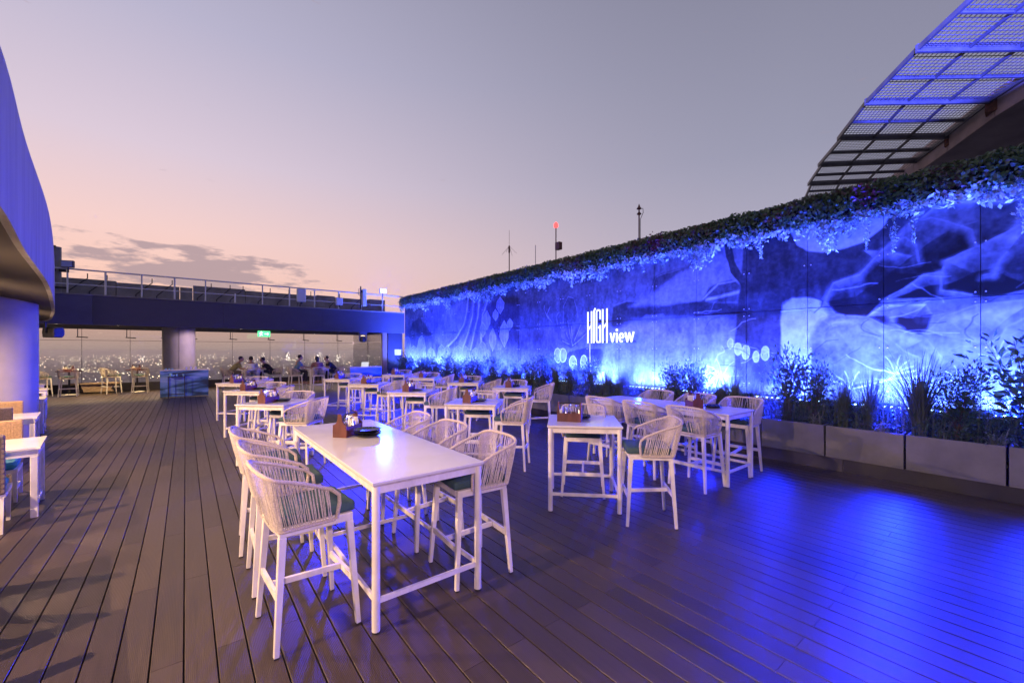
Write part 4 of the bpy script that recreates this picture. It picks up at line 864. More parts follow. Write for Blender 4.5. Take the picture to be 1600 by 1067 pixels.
# antenna boxes, floods
def flood(x, y, z, rz, lit, lb):
    e = empty('floodlight', (x, y, z), rz, label=lb, cat='floodlight', group='floodlights on the roof edge')
    q = MB(); q.cbox(-.17, .17, -.05, .05, 0, .24, .012); q.build('housing', M['hub'] if lit else M['beam_lit'], e)
    q = MB(); q.box(-.14, .14, -.056, -.051, .03, .21); q.build('lens', M['floodlens'] if lit else mat('unlit_lens', (.3, .35, .8), .2), e)
    q = MB(); q.beam((0, .03, -.16), (0, .03, 0), .03); q.build('bracket', M['black'], e)
flood(6.73 + 1.05, 20.40, 4.72, 0, True, 'lit square floodlight on the railing near the mural')
flood(-3.14, 20.36, 4.66, -.35, False, 'blue floodlight head on the left-hand railing post')
for x, z0, z1, wd, lb in ((4.05, 4.02, 4.60, .36, 'larger pale antenna box hung on the railing'), (5.67, 3.98, 4.34, .30, 'small pale antenna box on a railing post')):
    e = empty('antenna_box', (x, 20.36, z0), label=lb, cat='antenna'); q = MB(); q.cbox(-wd / 2, wd / 2, -.07, .07, 0, z1 - z0, .02); q.build('housing', M['hub'], e); q = MB(); q.tube([(0, 0, -.08), (0, 0, .01)], .03, 8); q.build('connector', M['black'], e)
e = empty('panel_antenna', (6.75, 20.34, 3.86), label='tall pale panel antenna with black clamp strapped to a railing post', cat='antenna')
q = MB(); q.cbox(-.02, .17, -.08, .08, .15, .98, .03); q.build('panel', M['hub'], e); q = MB(); q.tube([(-.09, 0, 0), (-.09, 0, 1.1)], .03, 8); q.build('pole', M['black'], e); q = MB(); q.box(-.12, .0, -.05, .05, .8, .93); q.tube([(-.05, 0, 1.0), (-.2, 0, .95), (-.2, 0, .7), (-.05, 0, .6)], .012, 5); q.build('clamp', M['black'], e)
e = empty('roof_pipe', (-3.60, 21.6, 3.7), label='grey steel pipe column with black cable clamps behind the left railing', cat='pipe')
q = MB(); q.tube([(0, 0, 0), (0, 0, 1.83)], .12, 18); q.build('pipe', M['parapet'], e, smooth=True)
q = MB(); q.box(-.4, .0, -.16, -.12, .95, 1.05); q.box(.08, .26, -.2, -.05, .95, 1.08); q.box(-.3, .3, -.16, -.12, .35, .42); q.box(-.22, -.15, -.15, -.05, .7, 1.9); q.box(-.4, .0, -.14, -.08, 1.80, 1.86); q.build('clamp', M['black'], e)

# ------------------------------------------------------------------ glazing
gz = empty('glass_wall', (0, 0, 0), label='frameless glass windbreak at the far end looking out over the city', cat='glass wall')
gx_ = [-7.2, -5.38, -3.61, -2.03, -.78, .25, 1.93, 3.65, 5.39, 7.22, 8.1]
for a, c in zip(gx_, gx_[1:]):
    for z0, z1 in ((.385, 2.31), (2.32, 2.828)):
        b = MB(); b.box(a + .006, c - .006, 26.19, 26.202, z0, z1); b.build('pane', M['glass'], gz)
for a, c in ((20.56, 21.35), (21.35, 23.52), (23.52, 26.18)):
    for z0, z1 in ((.385, 2.31), (2.32, 2.828)):
        b = MB(); b.box(8.095, 8.107, a + .006, c - .006, z0, z1); b.build('pane', M['glass'], gz)
b = MB()
for a in gx_[1:-1]: b.box(a - .006, a + .006, 26.185, 26.207, .385, 2.83)
b.box(-7.2, 8.1, 26.186, 26.206, 2.308, 2.322)
for y in (23.52,): b.box(8.09, 8.11, y - .008, y + .008, .385, 2.83)
b.build('joint_seals', M['darkwall'], gz)
b = MB(); b.box(8.06, 8.14, 21.30, 21.38, .30, 2.828); b.build('post', M['glassframe'], gz)
for a in gx_[1:-1]:
    q = MB(); q.tube([(a - .10, 26.02, 2.83), (a - .10, 26.02, 2.46)], .016, 6); q.tube([(a - .14, 26.0, 2.46), (a + .20, 26.1, 2.44)], .02, 6); q.lathe([(.0, 0), (.04, 0), (.04, .03), (0, .03)], 8, (a + .17, 26.1, 2.42)); q.build('spider_clamp', M['black'], gz)
kb = empty('kerb', (0, 0, 0), label='low dark kerb with timber lining along the foot of the glass', cat='kerb')
b = MB(); b.box(-7.2, 8.1, 26.10, 26.40, -.03, .384); b.build('upstand', M['black'], kb)
b = MB(); b.box(1.9, 8.1, 26.02, 26.098, 0, .12); b.build('timber_lining', M['jamb'], kb)
b = MB(); b.box(8.02, 8.20, 20.56, 26.1, -.03, .384); b.build('side_upstand', M['black'], kb)
rc = empty('end_wall', (0, 0, 0), label='dark recess wall closing the corner between glazing and mural', cat='wall')
b = MB(); b.box(8.10, 8.88, 20.56, 20.80, -.03, 2.829); b.build('wall_face', M['darkwall'], rc)
b = MB(); b.box(7.80, 8.03, 20.50, 20.62, 0, 2.753); b.build('timber_jamb', M['jamb'], rc)
b = MB(); b.box(8.45, 8.80, 20.53, 20.558, 1.62, 1.93); b.build('notice_panel', M['pinkpanel'], rc)
e = empty('column', (-.22, 22.9, 0), label='round painted column behind the blue bar counter at the far end', cat='column')
q = MB(); q.lathe([(.56, 0), (.56, 2.828)], 40); q.build('shaft', M['column'], e, smooth=True)
q = MB(); q.box(-.004, .004, -.568, -.555, 0, 2.82); q.build('seam', M['darkwall'], e)
e = empty('column', (-2.96, 12.62, 0), label='thick blue-lit concrete column under the left ring', cat='column')
q = MB(); q.lathe([(.60, 0), (.60, 2.932)], 48); q.build('shaft', M['column'], e, smooth=True)
# left ring beam
ring = empty('ring_beam', (0, 0, 0), label='curved concrete ring beam sweeping overhead down the left side', cat='beam')
key = [(-.45, -4), (-.62, -.5), (-.75, 1.8), (-.90, 3.9), (-1.15, 5.75), (-1.49, 8.5), (-2.03, 11.97), (-2.62, 15.4), (-3.4, 18.9), (-4.6, 20.28)]
def catmull(P, n):
    out = []
    for i in range(len(P) - 1):
        p0, p1, p2, p3 = (Vector(P[max(i - 1, 0)]), Vector(P[i]), Vector(P[i + 1]), Vector(P[min(i + 2, len(P) - 1)]))
        for k in range(n): t = k / n; out.append(.5 * (2 * p1 + (p2 - p0) * t + (2 * p0 - 5 * p1 + 4 * p2 - p3) * t * t + (3 * p1 - p0 - 3 * p2 + p3) * t ** 3))
    out.append(Vector(P[-1])); return out
cv_ = catmull([(x, y) for x, y in key], 6)
def sweep(b, prof):   # prof: (offset to the left, z)
    n = len(prof); vs = []
    for i, p in enumerate(cv_):
        d = (cv_[min(i + 1, len(cv_) - 1)] - cv_[max(i - 1, 0)]).normalized(); nl = Vector((-d.y, d.x))
        for o, z in prof: q = p + nl * o; vs.append((q.x, q.y, z))
    fs = [(i * n + j, i * n + (j + 1) % n, (i + 1) * n + (j + 1) % n, (i + 1) * n + j) for i in range(len(cv_) - 1) for j in range(n)]
    fs += [tuple(range(n))[::-1], tuple(range((len(cv_) - 1) * n, len(cv_) * n))]; b.add(vs, fs)
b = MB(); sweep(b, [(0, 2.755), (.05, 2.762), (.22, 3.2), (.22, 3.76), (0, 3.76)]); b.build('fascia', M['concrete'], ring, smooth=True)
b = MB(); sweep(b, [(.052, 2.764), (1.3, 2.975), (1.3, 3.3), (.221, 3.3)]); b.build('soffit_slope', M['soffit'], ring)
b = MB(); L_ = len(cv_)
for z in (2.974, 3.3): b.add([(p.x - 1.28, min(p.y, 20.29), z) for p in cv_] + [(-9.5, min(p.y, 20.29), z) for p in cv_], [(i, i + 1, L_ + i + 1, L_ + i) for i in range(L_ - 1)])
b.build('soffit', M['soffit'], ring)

# ------------------------------------------------------------------ steel grating canopy beyond the wall
O = [(7.55, -2.6), (8.95, -.95), (10.1, .32), (11.51, 1.53), (13.0, 2.63), (14.64, 3.60), (16.22, 4.60), (17.8, 5.45), (19.3, 6.1)]
I = [(10.1, -4.1), (11.4, -2.75), (12.5, -1.52), (13.8, -.35), (15.24, .78), (16.85, 1.73), (18.3, 2.62), (19.8, 3.4), (21.2, 4.0)]
cn = empty('canopy', (0, 0, 0), label='curved steel grating sunshade high beyond the mural wall', cat='canopy')
for i in range(len(O) - 1):
    sh = (0 if i < 5 else -.10 * (i - 4)); f = lambda u, v: Vector((O[i][0] * (1 - u) * (1 - v) + O[i + 1][0] * u * (1 - v) + I[i][0] * (1 - u) * v + I[i + 1][0] * u * v, O[i][1] * (1 - u) * (1 - v) + O[i + 1][1] * u * (1 - v) + I[i][1] * (1 - u) * v + I[i + 1][1] * u * v + sh, 7.88))
    b = MB(); b.beam(f(0, -.01), f(0, 1), .06, ha=.16); b.build('cross_beam', M['grate'], cn)
    b = MB(); b.beam(f(0, 0), f(1, 0), .05, ha=.10); b.build('edge_rail', M['grate'], cn)
    b = MB(); b.beam(f(0, 1.0), f(1, 1.0), .06, ha=.12); b.build('edge_rail', M['grate'], cn)
    for v in (1 / 3, 2 / 3): b = MB(); b.beam(f(0.02, v), f(.98, v), .045, ha=.07); b.build('rail', M['grate'], cn)
    b = MB(); b.beam(f(.5, 0), f(.5, 1), .045, ha=.08); b.build('cross_bar', M['grate'], cn)
    b = MB()
    for v in range(3):
        for u in range(2):
            b = MB(); u0, u1, v0, v1 = u / 2 + .02, u / 2 + .48, v / 3 + .012, v / 3 + .321
            for k in range(11): q = v0 + (v1 - v0) * k / 10; b.beam(f(u0, q), f(u1, q), .011, ha=.011)
            for k in range(9): q = u0 + (u1 - u0) * k / 8; b.beam(f(q, v0), f(q, v1), .011, ha=.010)
            b.build('grating_panel', M['grate'], cn)
    if i in (3, 4, 5, 6):
        b = MB(); a = f(0.02, 1.02); b.box(a.x - .05, a.x + .30, a.y - .14, a.y + .10, 7.62, 7.95); b.build('bracket', M['rust'], cn)
sl = empty('roof_slab', (0, 0, 0), label='curved roof slab with a pink-lit edge behind the grating canopy', cat='roof')
In = [(x + .10, y - .10) for x, y in I]; Jn = [(x + 9, y - 9) for x, y in I]; m_ = len(In)
for i in range(m_ - 1):
    b = MB(); b.prism([In[i], In[i + 1], Jn[i + 1], Jn[i]], 'z', 7.50, 8.1); b.build('slab', M['slab'], sl)
    d = (Vector(In[i + 1]) - Vector(In[i])).normalized(); nn = Vector((-d.y, d.x)) * .03
    b = MB(); b.prism([(In[i][0] + nn.x + d.x * .01, In[i][1] + nn.y + d.y * .01), (In[i + 1][0] + nn.x - d.x * .01, In[i + 1][1] + nn.y - d.y * .01), (In[i + 1][0] + nn.x * .1 - d.x * .01, In[i + 1][1] + nn.y * .1 - d.y * .01), (In[i][0] + nn.x * .1 + d.x * .01, In[i][1] + nn.y * .1 + d.y * .01)], 'z', 7.48, 8.12); b.build('edge_fascia', M['slabface'], sl)
b = MB(); b.box(24, 30, -12, 4, GZ, 7.5)
b.build('core_tower', M['tower'], kind='structure')

# ------------------------------------------------------------------ masts behind the hedge
def mast(y, top, lb): e = empty('antenna_mast', (9.62, y, 4.3), label=lb, cat='antenna'); q = MB(); q.tube([(0, 0, 0), (0, 0, top - 4.3)], .019, 8); q.build('pole', M['rustpole'], e); return e
e = mast(12.43, 5.82, 'red-brown whip antenna with drooping radials, leftmost mast above the hedge')
q = MB(); q.tube([(0, 0, 1.5), (0, 0, 2.1)], .006, 4); q.build('whip', M['rustpole'], e); q = MB(); q.tube([(0, 0, 1.25), (0, 0, 1.5)], .035, 8); q.build('hub', M['rustpole'], e)
for t_ in range(4): q = MB(); a = t_ * PI / 2 + .5; q.tube([(0, 0, 1.5), (math.cos(a) * .30, math.sin(a) * .30, 1.2)], .005, 4); q.build('radial', M['rustpole'], e)
e = mast(9.91, 5.90, 'mast with a glowing red beacon and a small box, above the middle of the hedge')
q = MB(); q.lathe([(.02, 1.60), (.065, 1.62), (.07, 1.70), (.05, 1.76), (.01, 1.79)], 14); q.build('beacon', M['beacon'], e, smooth=True)
q = MB(); q.box(-.07, .07, -.22, -.03, .86, 1.10); q.build('box', M['rustpole'], e)
e = mast(6.71, 5.72, 'mast with stacked cone antenna and curled cable, rightmost above the hedge')
q = MB(); q.lathe([(.02, 1.20), (.065, 1.23), (.02, 1.29), (.015, 1.35), (.07, 1.37), (.03, 1.43), (.008, 1.50)], 10); q.build('cone_antenna', M['rustpole'], e)
q = MB(); q.tube([(0, -.02, 1.38), (0, -.12, 1.35), (0, -.13, 1.24), (0, -.04, 1.08), (0, -.04, .2)], .008, 5); q.build('cable', M['black'], e)
e = empty('thin_rod', (9.62, 10.93, 4.3), label='hair-thin rod antenna left of the red beacon', cat='antenna'); q = MB(); q.tube([(0, 0, 0), (0, 0, 1.24)], .01, 4); q.build('rod', M['parapet'], e)

# ------------------------------------------------------------------ bar stool (faces +X)
def uplan(u, hx0, hx1, hy, p=3.2):     # U in plan; u -1..1, 0 = middle of the back; superellipse back corners
    t = abs(u); s = 1 if u > 0 else -1
    if t > .55: return (hx0 + .5 * (hx1 - hx0) * .45 + (t - .55) / .45 * (hx1 - (hx0 + .5 * (hx1 - hx0) * .45)), s * hy)
    a = t / .55 * PI / 2; cx_ = hx0 + .5 * (hx1 - hx0) * .45
    return (cx_ - (cx_ - hx0) * abs(math.cos(a)) ** (2 / p), s * hy * abs(math.sin(a)) ** (2 / p))
def rimpt(u):
    t = abs(u)
    x, y = uplan(u, -.335, .075, .285, 2.8); z = 1.11 - .165 * t ** 2.2
    return Vector((x, y, z))
def botpt(u): x, y = uplan(u, -.245, .10, .252, 5); return Vector((x, y, .745))
def make_stool():
    r = empty('bar_stool', (0, 0, 0))
    q = MB()
    for a in ((-.225, -.235, .225, -.195), (-.225, .195, .225, .235)): q.box(a[0], a[2], a[1], a[3], .70, .755)
    q.box(-.225, -.185, -.194, .194, .70, .755); q.box(.185, .225, -.194, .194, .70, .755); q.box(-.184, .184, -.194, .194, .735, .75)
    q.build('seat_frame', M['frame'], r, bevel=.004)
    for sx in (-1, 1):
        for sy in (-1, 1):
            q = MB(); q.beam((sx * .248, sy * .262, .006), (sx * .205, sy * .214, .70), .030, .044, .030, .044, up=(1, 0, 0)); l = q.build('leg', M['frame'], r, bevel=.003)
            q = MB(); q.beam((sx * .2485, sy * .2625, 0), (sx * .248, sy * .262, .008), .028, up=(1, 0, 0)); q.build('foot_cap', M['foot'], l)
    def lp(sx, sy, z): k = z / .70; return (sx * (.248 - .043 * k), sy * (.262 - .048 * k), z)
    q = MB(); q.beam(lp(1, -.93, .30), lp(1, .93, .30), .022, ha=.042); q.build('stretcher', M['frame'], r)
    q = MB(); q.beam(lp(-1, -.93, .33), lp(-1, .93, .33), .022, ha=.042); q.build('stretcher', M['frame'], r)
    q = MB(); q.beam((-.215, 0, .328), (.216, 0, .302), .024, ha=.036); q.build('stretcher', M['frame'], r)
    bm = bmesh.new(); bmesh.ops.create_cube(bm, size=1)
    for v in bm.verts: v.co = Vector((.012 + v.co.x * .47, v.co.y * .44, .790 + v.co.z * .066))
    bmesh.ops.bevel(bm, geom=list(bm.edges), offset=.022, segments=3, affect='EDGES', profile=.6)
    bmesh.ops.subdivide_edges(bm, edges=[e for e in bm.edges if e.calc_length() > .3], cuts=4, use_grid_fill=True)
    for v in bm.verts:
        if v.co.z > .80: v.co.z += .012 * max(0, 1 - ((v.co.x - .012) / .23) ** 2) * max(0, 1 - (v.co.y / .22) ** 2)
    me = bpy.data.meshes.new('cushion'); bm.to_mesh(me); bm.free(); me.materials.append(M['cushion']); me.polygons.foreach_set('use_smooth', [True] * len(me.polygons)); link('cushion', me, r)
    # rim tube and front uprights
    pts = [tuple(rimpt(-.93 + 1.86 * i / 30)) for i in range(31)]
    def endp(s):
        a = rimpt(s * .93); b_ = Vector((.10, s * .256, .75)); return [tuple(a + Vector((.035, 0, -.012))), (.115, s * .283, a.z - .06), (.120, s * .275, a.z - .12), tuple(b_ + Vector((.008, 0, 0)))]
    path = endp(-1)[::-1] + pts + endp(1)
    q = MB(); q.tube(path, .0125, 8); q.build('back_rim', M['rim'], r, smooth=True)
    q = MB(); q.tube([tuple(botpt(-1 + 2 * i / 30)) for i in range(31)], .013, 6); q.build('lower_rim', M['rim'], r, smooth=True)
    rr = random.Random(3); q = MB(); n = 66
    for k in range(n):
        u = -.96 + 1.92 * k / (n - 1)
        for side in (0, 1):
            du = rr.uniform(-.012, .012) + (.010 if side else -.010); a = rimpt(max(-.95, min(.95, u))); b_ = botpt(max(-1, min(1, u + du)))
            nrm = Vector((a.x + .05, a.y, 0)).normalized() * (.009 if side else -.006)
            a = a + nrm; b_ = b_ + nrm; mid = a.lerp(b_, .5) + nrm * .3 + Vector((rr.uniform(-.003, .003), rr.uniform(-.003, .003), 0))
            q.tube([tuple(b_), tuple(mid), tuple(a)], .0031, 3, False)
    q.build('rope_weave', M['rope'], r)
    return r
STOOL = make_stool(); bpy.context.view_layer.update(); register(STOOL); used = {}
def first_or_copy(proto, key):
    if key not in used: used[key] = 1; return proto
    return copy_tree(proto)
def stool(x, y, face, label, group):
    o = first_or_copy(STOOL, 'stool'); o.location = (x, y, 0); o.rotation_euler = (0, 0, math.radians(face + random.uniform(-5, 5)))
    return tag(o, label, 'bar stool', group)

# ------------------------------------------------------------------ tables
def make_table(lx, ly, name='bar_table', h=.995, mid=True):
    r = empty(name)
    q = MB(); q.cbox(-lx / 2, lx / 2, -ly / 2, ly / 2, h - .022, h, .003); q.build('tabletop', M['top'], r)
    q = MB(); i = .012; q.box(-lx / 2 + i, lx / 2 - i, -ly / 2 + i, ly / 2 - i, h - .034, h - .0225); q.build('top_edging', M['edge'], r)
    i = .035; X, Y = lx / 2 - i, ly / 2 - i
    q = MB(); w_ = .022
    for a in ((-X, X, -Y - w_ / 2, -Y + w_ / 2), (-X, X, Y - w_ / 2, Y + w_ / 2), (-X - w_ / 2, -X + w_ / 2, -Y, Y), (X - w_ / 2, X + w_ / 2, -Y, Y)):
        m_ = MB(); m_.box(a[0], a[1], a[2], a[3], h - .085, h - .0345); m_.build('apron', M['frame'], r)
    for sx in (-1, 1):
        for sy in (-1, 1):
            q = MB(); q.tube([(sx * X, sy * Y, .012), (sx * X, sy * Y, h - .0345)], .027, 12); l = q.build('leg', M['frame'], r, smooth=True)
            q = MB(); q.tube([(sx * X, sy * Y, 0), (sx * X, sy * Y, .012)], .025, 12); q.build('foot_cap', M['foot'], l)
    z = .205
    for a, b_ in (((-X, -Y), (X, -Y)), ((-X, Y), (X, Y)), ((-X, -Y), (-X, Y)), ((X, -Y), (X, Y))):
        q = MB(); q.beam((*a, z), (*b_, z), .020, ha=.034); q.build('stretcher', M['frame'], r)
    if ly > 1.2:
        for yy_ in ((0,) if mid else ()): q = MB(); q.beam((-X, yy_, z - .005), (X, yy_, z - .005), .020, ha=.03); q.build('stretcher', M['frame'], r)
    return r
LONG = make_table(.87, 2.52); SQ = make_table(.85, .85); LONG2 = make_table(.80, 2.40); bpy.context.view_layer.update(); [register(o) for o in (LONG, SQ, LONG2)]

# ------------------------------------------------------------------ caddy and plates
def make_caddy():
    r = empty('caddy'); W_, L_ = .125, .24          # long axis along local Y
    prof = [(-W_ / 2, 0), (W_ / 2, 0), (W_ / 2, .105), (W_ / 2 - .018, .112), (W_ / 2 - .034, .128), (.020, .155), (.017, .20), (-.017, .20), (-.020, .155), (-W_ / 2 + .034, .128), (-W_ / 2 + .018, .112), (-W_ / 2, .105)]
    for s in (-1, 1):
        q = MB(); q.prism(prof, 'y', s * L_ / 2, s * (L_ / 2 - .014)); q.build('end_panel', M['wood'], r)
    for s in (-1, 1): q = MB(); q.box(s * (W_ / 2 - .012), s * (W_ / 2 - .001), -L_ / 2 + .014, L_ / 2 - .014, 0, .088); q.build('side_panel', M['wood'], r)
    q = MB(); q.box(-W_ / 2 + .012, W_ / 2 - .012, -L_ / 2 + .014, L_ / 2 - .014, 0, .01); q.build('base', M['wood'], r)
    q = MB(); q.tube([(0, -L_ / 2 + .002, .186), (0, L_ / 2 - .002, .186)], .009, 8); q.build('handle', M['black'], r)
    rr = random.Random(5)
    for k in range(9):
        x, y = rr.uniform(-.04, .04), rr.uniform(-.085, .0); tx, ty = x + rr.uniform(-.02, .02), y + rr.uniform(-.025, .025); z = rr.uniform(.14, .185)
        q = MB(); q.tube([(x, y, .012), (tx, ty, z - .03), (tx, ty, z - .015), (tx + .002, ty, z)], [.003, .003, .009, .004], 5); q.build('cutlery', M['steel'], r)
    q = MB(); q.lathe([(.018, .012), (.018, .11), (.008, .125), (.008, .15)], 10, (.02, .045, 0)); q.build('bottle', M['steel'], r, smooth=True)
    q = MB(); q.box(-.048, .048, .072, .078, .012, .15); q.build('menu_card', M['paper'], r); q = MB(); q.box(-.04, .04, .084, .099, .012, .12); q.build('napkins', M['paper'], r)
    return r
CAD = make_caddy(); bpy.context.view_layer.update(); register(CAD)
q = MB(); q.lathe([(0, 0), (.075, 0), (.10, .006), (.125, .022), (.128, .026), (.122, .026), (.095, .012), (0, .008)], 28); PLATE = q.mesh('plate', M['plate'], smooth=True)
def place_caddy(x, y, z, rz, label):
    o = first_or_copy(CAD, 'caddy'); o.location = (x, y, z); o.scale = (1.2, 1.2, 1.15); o.rotation_euler = (0, 0, math.radians(rz)); return tag(o, label, 'caddy', 'wooden cutlery caddies on the tables')
def plates(x, y, z, n, where):
    for k in range(n):
        lb = 'black plate on %s' % where if n == 1 else '%s black plate on %s' % (({0: 'bottom', n - 1: 'topmost'}).get(k, ORD[k] + ' from bottom'), where)
        link('plate', PLATE, None, (x + random.uniform(-.006, .006), y + random.uniform(-.006, .006), z + k * .017), random.uniform(0, 6), label=lb, cat='plate', group='black plates on the tables')

TZ = .9955
G1 = 'stools around the tables'
def put_table(proto, key, x, y, rz, label):
    o = first_or_copy(proto, key); o.location = (x, y, 0); o.rotation_euler = (0, 0, math.radians(rz)); return tag(o, label, 'table', 'white bar tables')
put_table(LONG, 'L', 1.385, 3.93, 0, 'long white bar table nearest the camera, seen from its corner')
for k, yy_ in enumerate((3.12, 3.90, 4.68)): stool(.66, yy_, 0, '%s stool on the left side of the nearest long table' % ('closest', 'middle', 'farthest')[k], G1)
for k, yy_ in enumerate((3.02, 3.80, 4.58)): stool(1.91, yy_, 180, '%s stool on the right side of the nearest long table' % ('closest', 'middle', 'farthest')[k], G1)
place_caddy(1.30, 4.36, TZ, -49, 'wooden caddy with cutlery on the nearest long table'); plates(1.43, 4.16, TZ, 4, 'the nearest long table')
put_table(LONG2, 'L2', 6.13, 3.79, 0, 'long white bar table at right in front of the planters')
for k, yy_ in enumerate((2.93, 3.67, 4.41)): stool(5.52, yy_, 0, '%s stool on the near side of the right-hand long table' % ('right end', 'middle', 'left end')[k], G1)
for k, yy_ in enumerate((2.90, 3.65, 4.40)): stool(6.68, yy_, 180, '%s stool on the planter side of the right-hand long table' % ('right end', 'middle', 'left end')[k], G1)
place_caddy(6.05, 3.25, TZ, -38, 'wooden caddy on the right-hand long table'); plates(6.22, 3.05, TZ, 2, 'the right-hand long table')
rows = {'left': (1.21, [7.95, 10.70, 13.40]), 'middle': (3.86, [3.50, 5.93, 8.35, 11.0, 13.38]), 'right': (6.13, [7.80, 9.85, 12.35, 14.6])}
cadoff = {}
for nm, (x, ylist) in rows.items():
    for k, y in enumerate(ylist):
        where = 'the %s square table of the %s row' % ({0: 'nearest', len(ylist) - 1: 'farthest'}.get(k, ORD[k]), nm)
        if nm == 'middle' and k == 0: where = 'the square table beside the nearest long table'
        put_table(SQ, 'S', x, y, 45, where.replace('the ', 'white ', 1))
        ox, oy = (.15, -.80) if (nm, k) == ('middle', 0) else (.24, -.70)
        stool(x + ox, y + oy, 135, 'rope-back stool right of %s' % where, G1)
        stool(x + .24, y + .22, 225, 'rope-back stool behind %s' % where, G1)
        if (nm, k) == ('middle', 0): place_caddy(x - .17, y + .06, TZ, 36, 'wooden caddy on %s' % where); plates(x + .07, y + .10, TZ, 2, where)
        else: place_caddy(x - .13, y - .05, TZ, -50 + random.uniform(-8, 8), 'wooden caddy on %s' % where); plates(x + .08, y - .02, TZ, 1 if nm != 'left' else 2, where)
# seated groups at the glass
put_table(SQ, 'S', 2.36, 22.2, 0, 'white bar table of the left seated group by the glass')
put_table(SQ, 'S', 4.92, 21.25, 0, 'white bar table of the right seated group by the glass')
stool(2.27, 21.25, 90, 'stool under the man in the white shirt, back to the camera', G1); stool(1.52, 22.15, 0, 'stool under the leaning man in the olive shirt', G1); stool(3.30, 22.2, 172, 'stool pushed back behind the man in the dark jacket', G1)
stool(4.76, 20.42, 90, 'stool under the long-haired woman, back to the camera', G1); stool(3.98, 21.25, 0, 'stool under the man in the blue shirt', G1); stool(5.80, 21.3, 180, 'stool under the man in the black shirt', G1)
# round ledge tables by the glass
def pedestal(x, y, label):
    e = empty('pedestal_table', (x, y, 0), label=label, cat='table'); q = MB(); q.lathe([(.40, 0), (.40, .03), (0, .03)], 28, (0, 0, .97)); q.build('tabletop', M['wood'], e)
    q = MB(); q.lathe([(.035, .03), (.035, .97)], 12); q.build('stem', M['black'], e); q = MB(); q.lathe([(.26, 0), (.26, .015), (.05, .03)], 24); q.build('base', M['rail'], e)
pedestal(-3.85, 25.25, 'dark round bar table left of the glass, beside the column'); pedestal(-1.72, 25.25, 'dark round bar table by the glass, near the blue counter')
place_caddy(-3.85, 25.2, 1.0, 70, 'dark caddy on the round table farthest left by the glass'); place_caddy(-1.75, 25.2, 1.0, 70, 'dark caddy on the round table nearest the blue counter')
plates(-3.6, 25.1, 1.0, 1, 'the round table farthest left by the glass'); plates(-1.5, 25.15, 1.0, 1, 'the round table nearest the blue counter')
stool(-4.55, 24.75, 20, 'stool left of the far-left round table, facing it', G1); stool(-3.72, 24.3, 95, 'stool in front of the far-left round table, back to the camera', G1)
stool(-2.50, 24.65, 20, 'stool standing sideways left of the round table near the counter', G1); stool(-1.55, 24.25, 92, 'stool in front of the round table near the counter, back to the camera', G1)
e = empty('bench', (-3.1, 25.55, 0), label='low carved timber bench with slanting sides at the foot of the glass', cat='bench')
q = MB(); q.prism([(-.75, .40), (.85, .40), (.80, .46), (-.80, .46)], 'y', -.2, .2); q.build('seat', M['benchwood'], e)
q = MB(); q.prism([(-.35, .06), (.58, .06), (.50, .20), (.62, .399), (-.45, .399)], 'y', -.14, .14); q.build('base', M['benchwood'], e)

# ------------------------------------------------------------------ printed counters
def printmat(name, seed):
    m = bpy.data.materials.new(name); m.use_nodes = True; t = m.node_tree; b = t.nodes['Principled BSDF']; b.inputs['Roughness'].default_value = .35
    c = N(t, 'ShaderNodeTexCoord'); mp = N(t, 'ShaderNodeMapping'); mp.inputs['Rotation'].default_value = (0, math.radians(28), 0); mp.inputs['Location'].default_value = (seed, 0, 0); mp.inputs['Scale'].default_value = (.55, 1, 2.6); LK(t, c.outputs['Object'], mp.inputs[0])
    n = N(t, 'ShaderNodeTexNoise'); n.inputs['Scale'].default_value = 1.5; n.inputs['Detail'].default_value = 8; n.inputs['Distortion'].default_value = .6; LK(t, mp.outputs[0], n.inputs['Vector'])
    LK(t, ramp(t, n.outputs[0], [(.36, (.008, .03, .06)), (.45, (.02, .10, .22)), (.52, (.12, .28, .62)), (.62, (.22, .36, .75)), (.75, (.35, .5, .8))]), b.inputs['Base Color']); return m
def counter(x0, x1, y, label, seed):
    e = empty('bar_counter', ((x0 + x1) / 2, y, 0), label=label, cat='counter'); w_ = (x1 - x0) / 2
    q = MB(); q.box(-w_, w_, 0, .02, .03, 1.06); q.build('front_panel', printmat('abstract_blue_print', seed), e)
    q = MB(); q.box(-w_, -w_ + .02, .021, .6, .03, 1.06); q.build('side_panel', M['glassframe'], e); q = MB(); q.box(w_ - .02, w_, .021, .6, .03, 1.06); q.build('side_panel', M['glassframe'], e)
    q = MB(); q.box(-w_ - .01, w_ + .01, -.01, .62, 1.061, 1.09); q.build('worktop', M['frame'], e); return e
counter(-.78, .74, 21.2, 'bar counter with an abstract blue printed front before the far column', 0.0); counter(5.95, 7.40, 19.6, 'bar counter with a blue printed front near the mural corner', 3.3)
e = empty('high_table', (-.28, 21.0, 0), label='slim black metal high table standing in front of the left blue counter', cat='table')
q = MB(); q.box(-.27, .27, -.16, .16, .83, .85); q.build('tabletop', M['black'], e)
for sx in (-1, 1):
    for sy in (-1, 1): q = MB(); q.box(sx * .25 - .012, sx * .25 + .012, sy * .14 - .012, sy * .14 + .012, 0, .83); q.build('leg', M['black'], e)
q = MB(); q.box(-.25, .25, -.15, -.13, .14, .17); q.build('stretcher', M['black'], e)
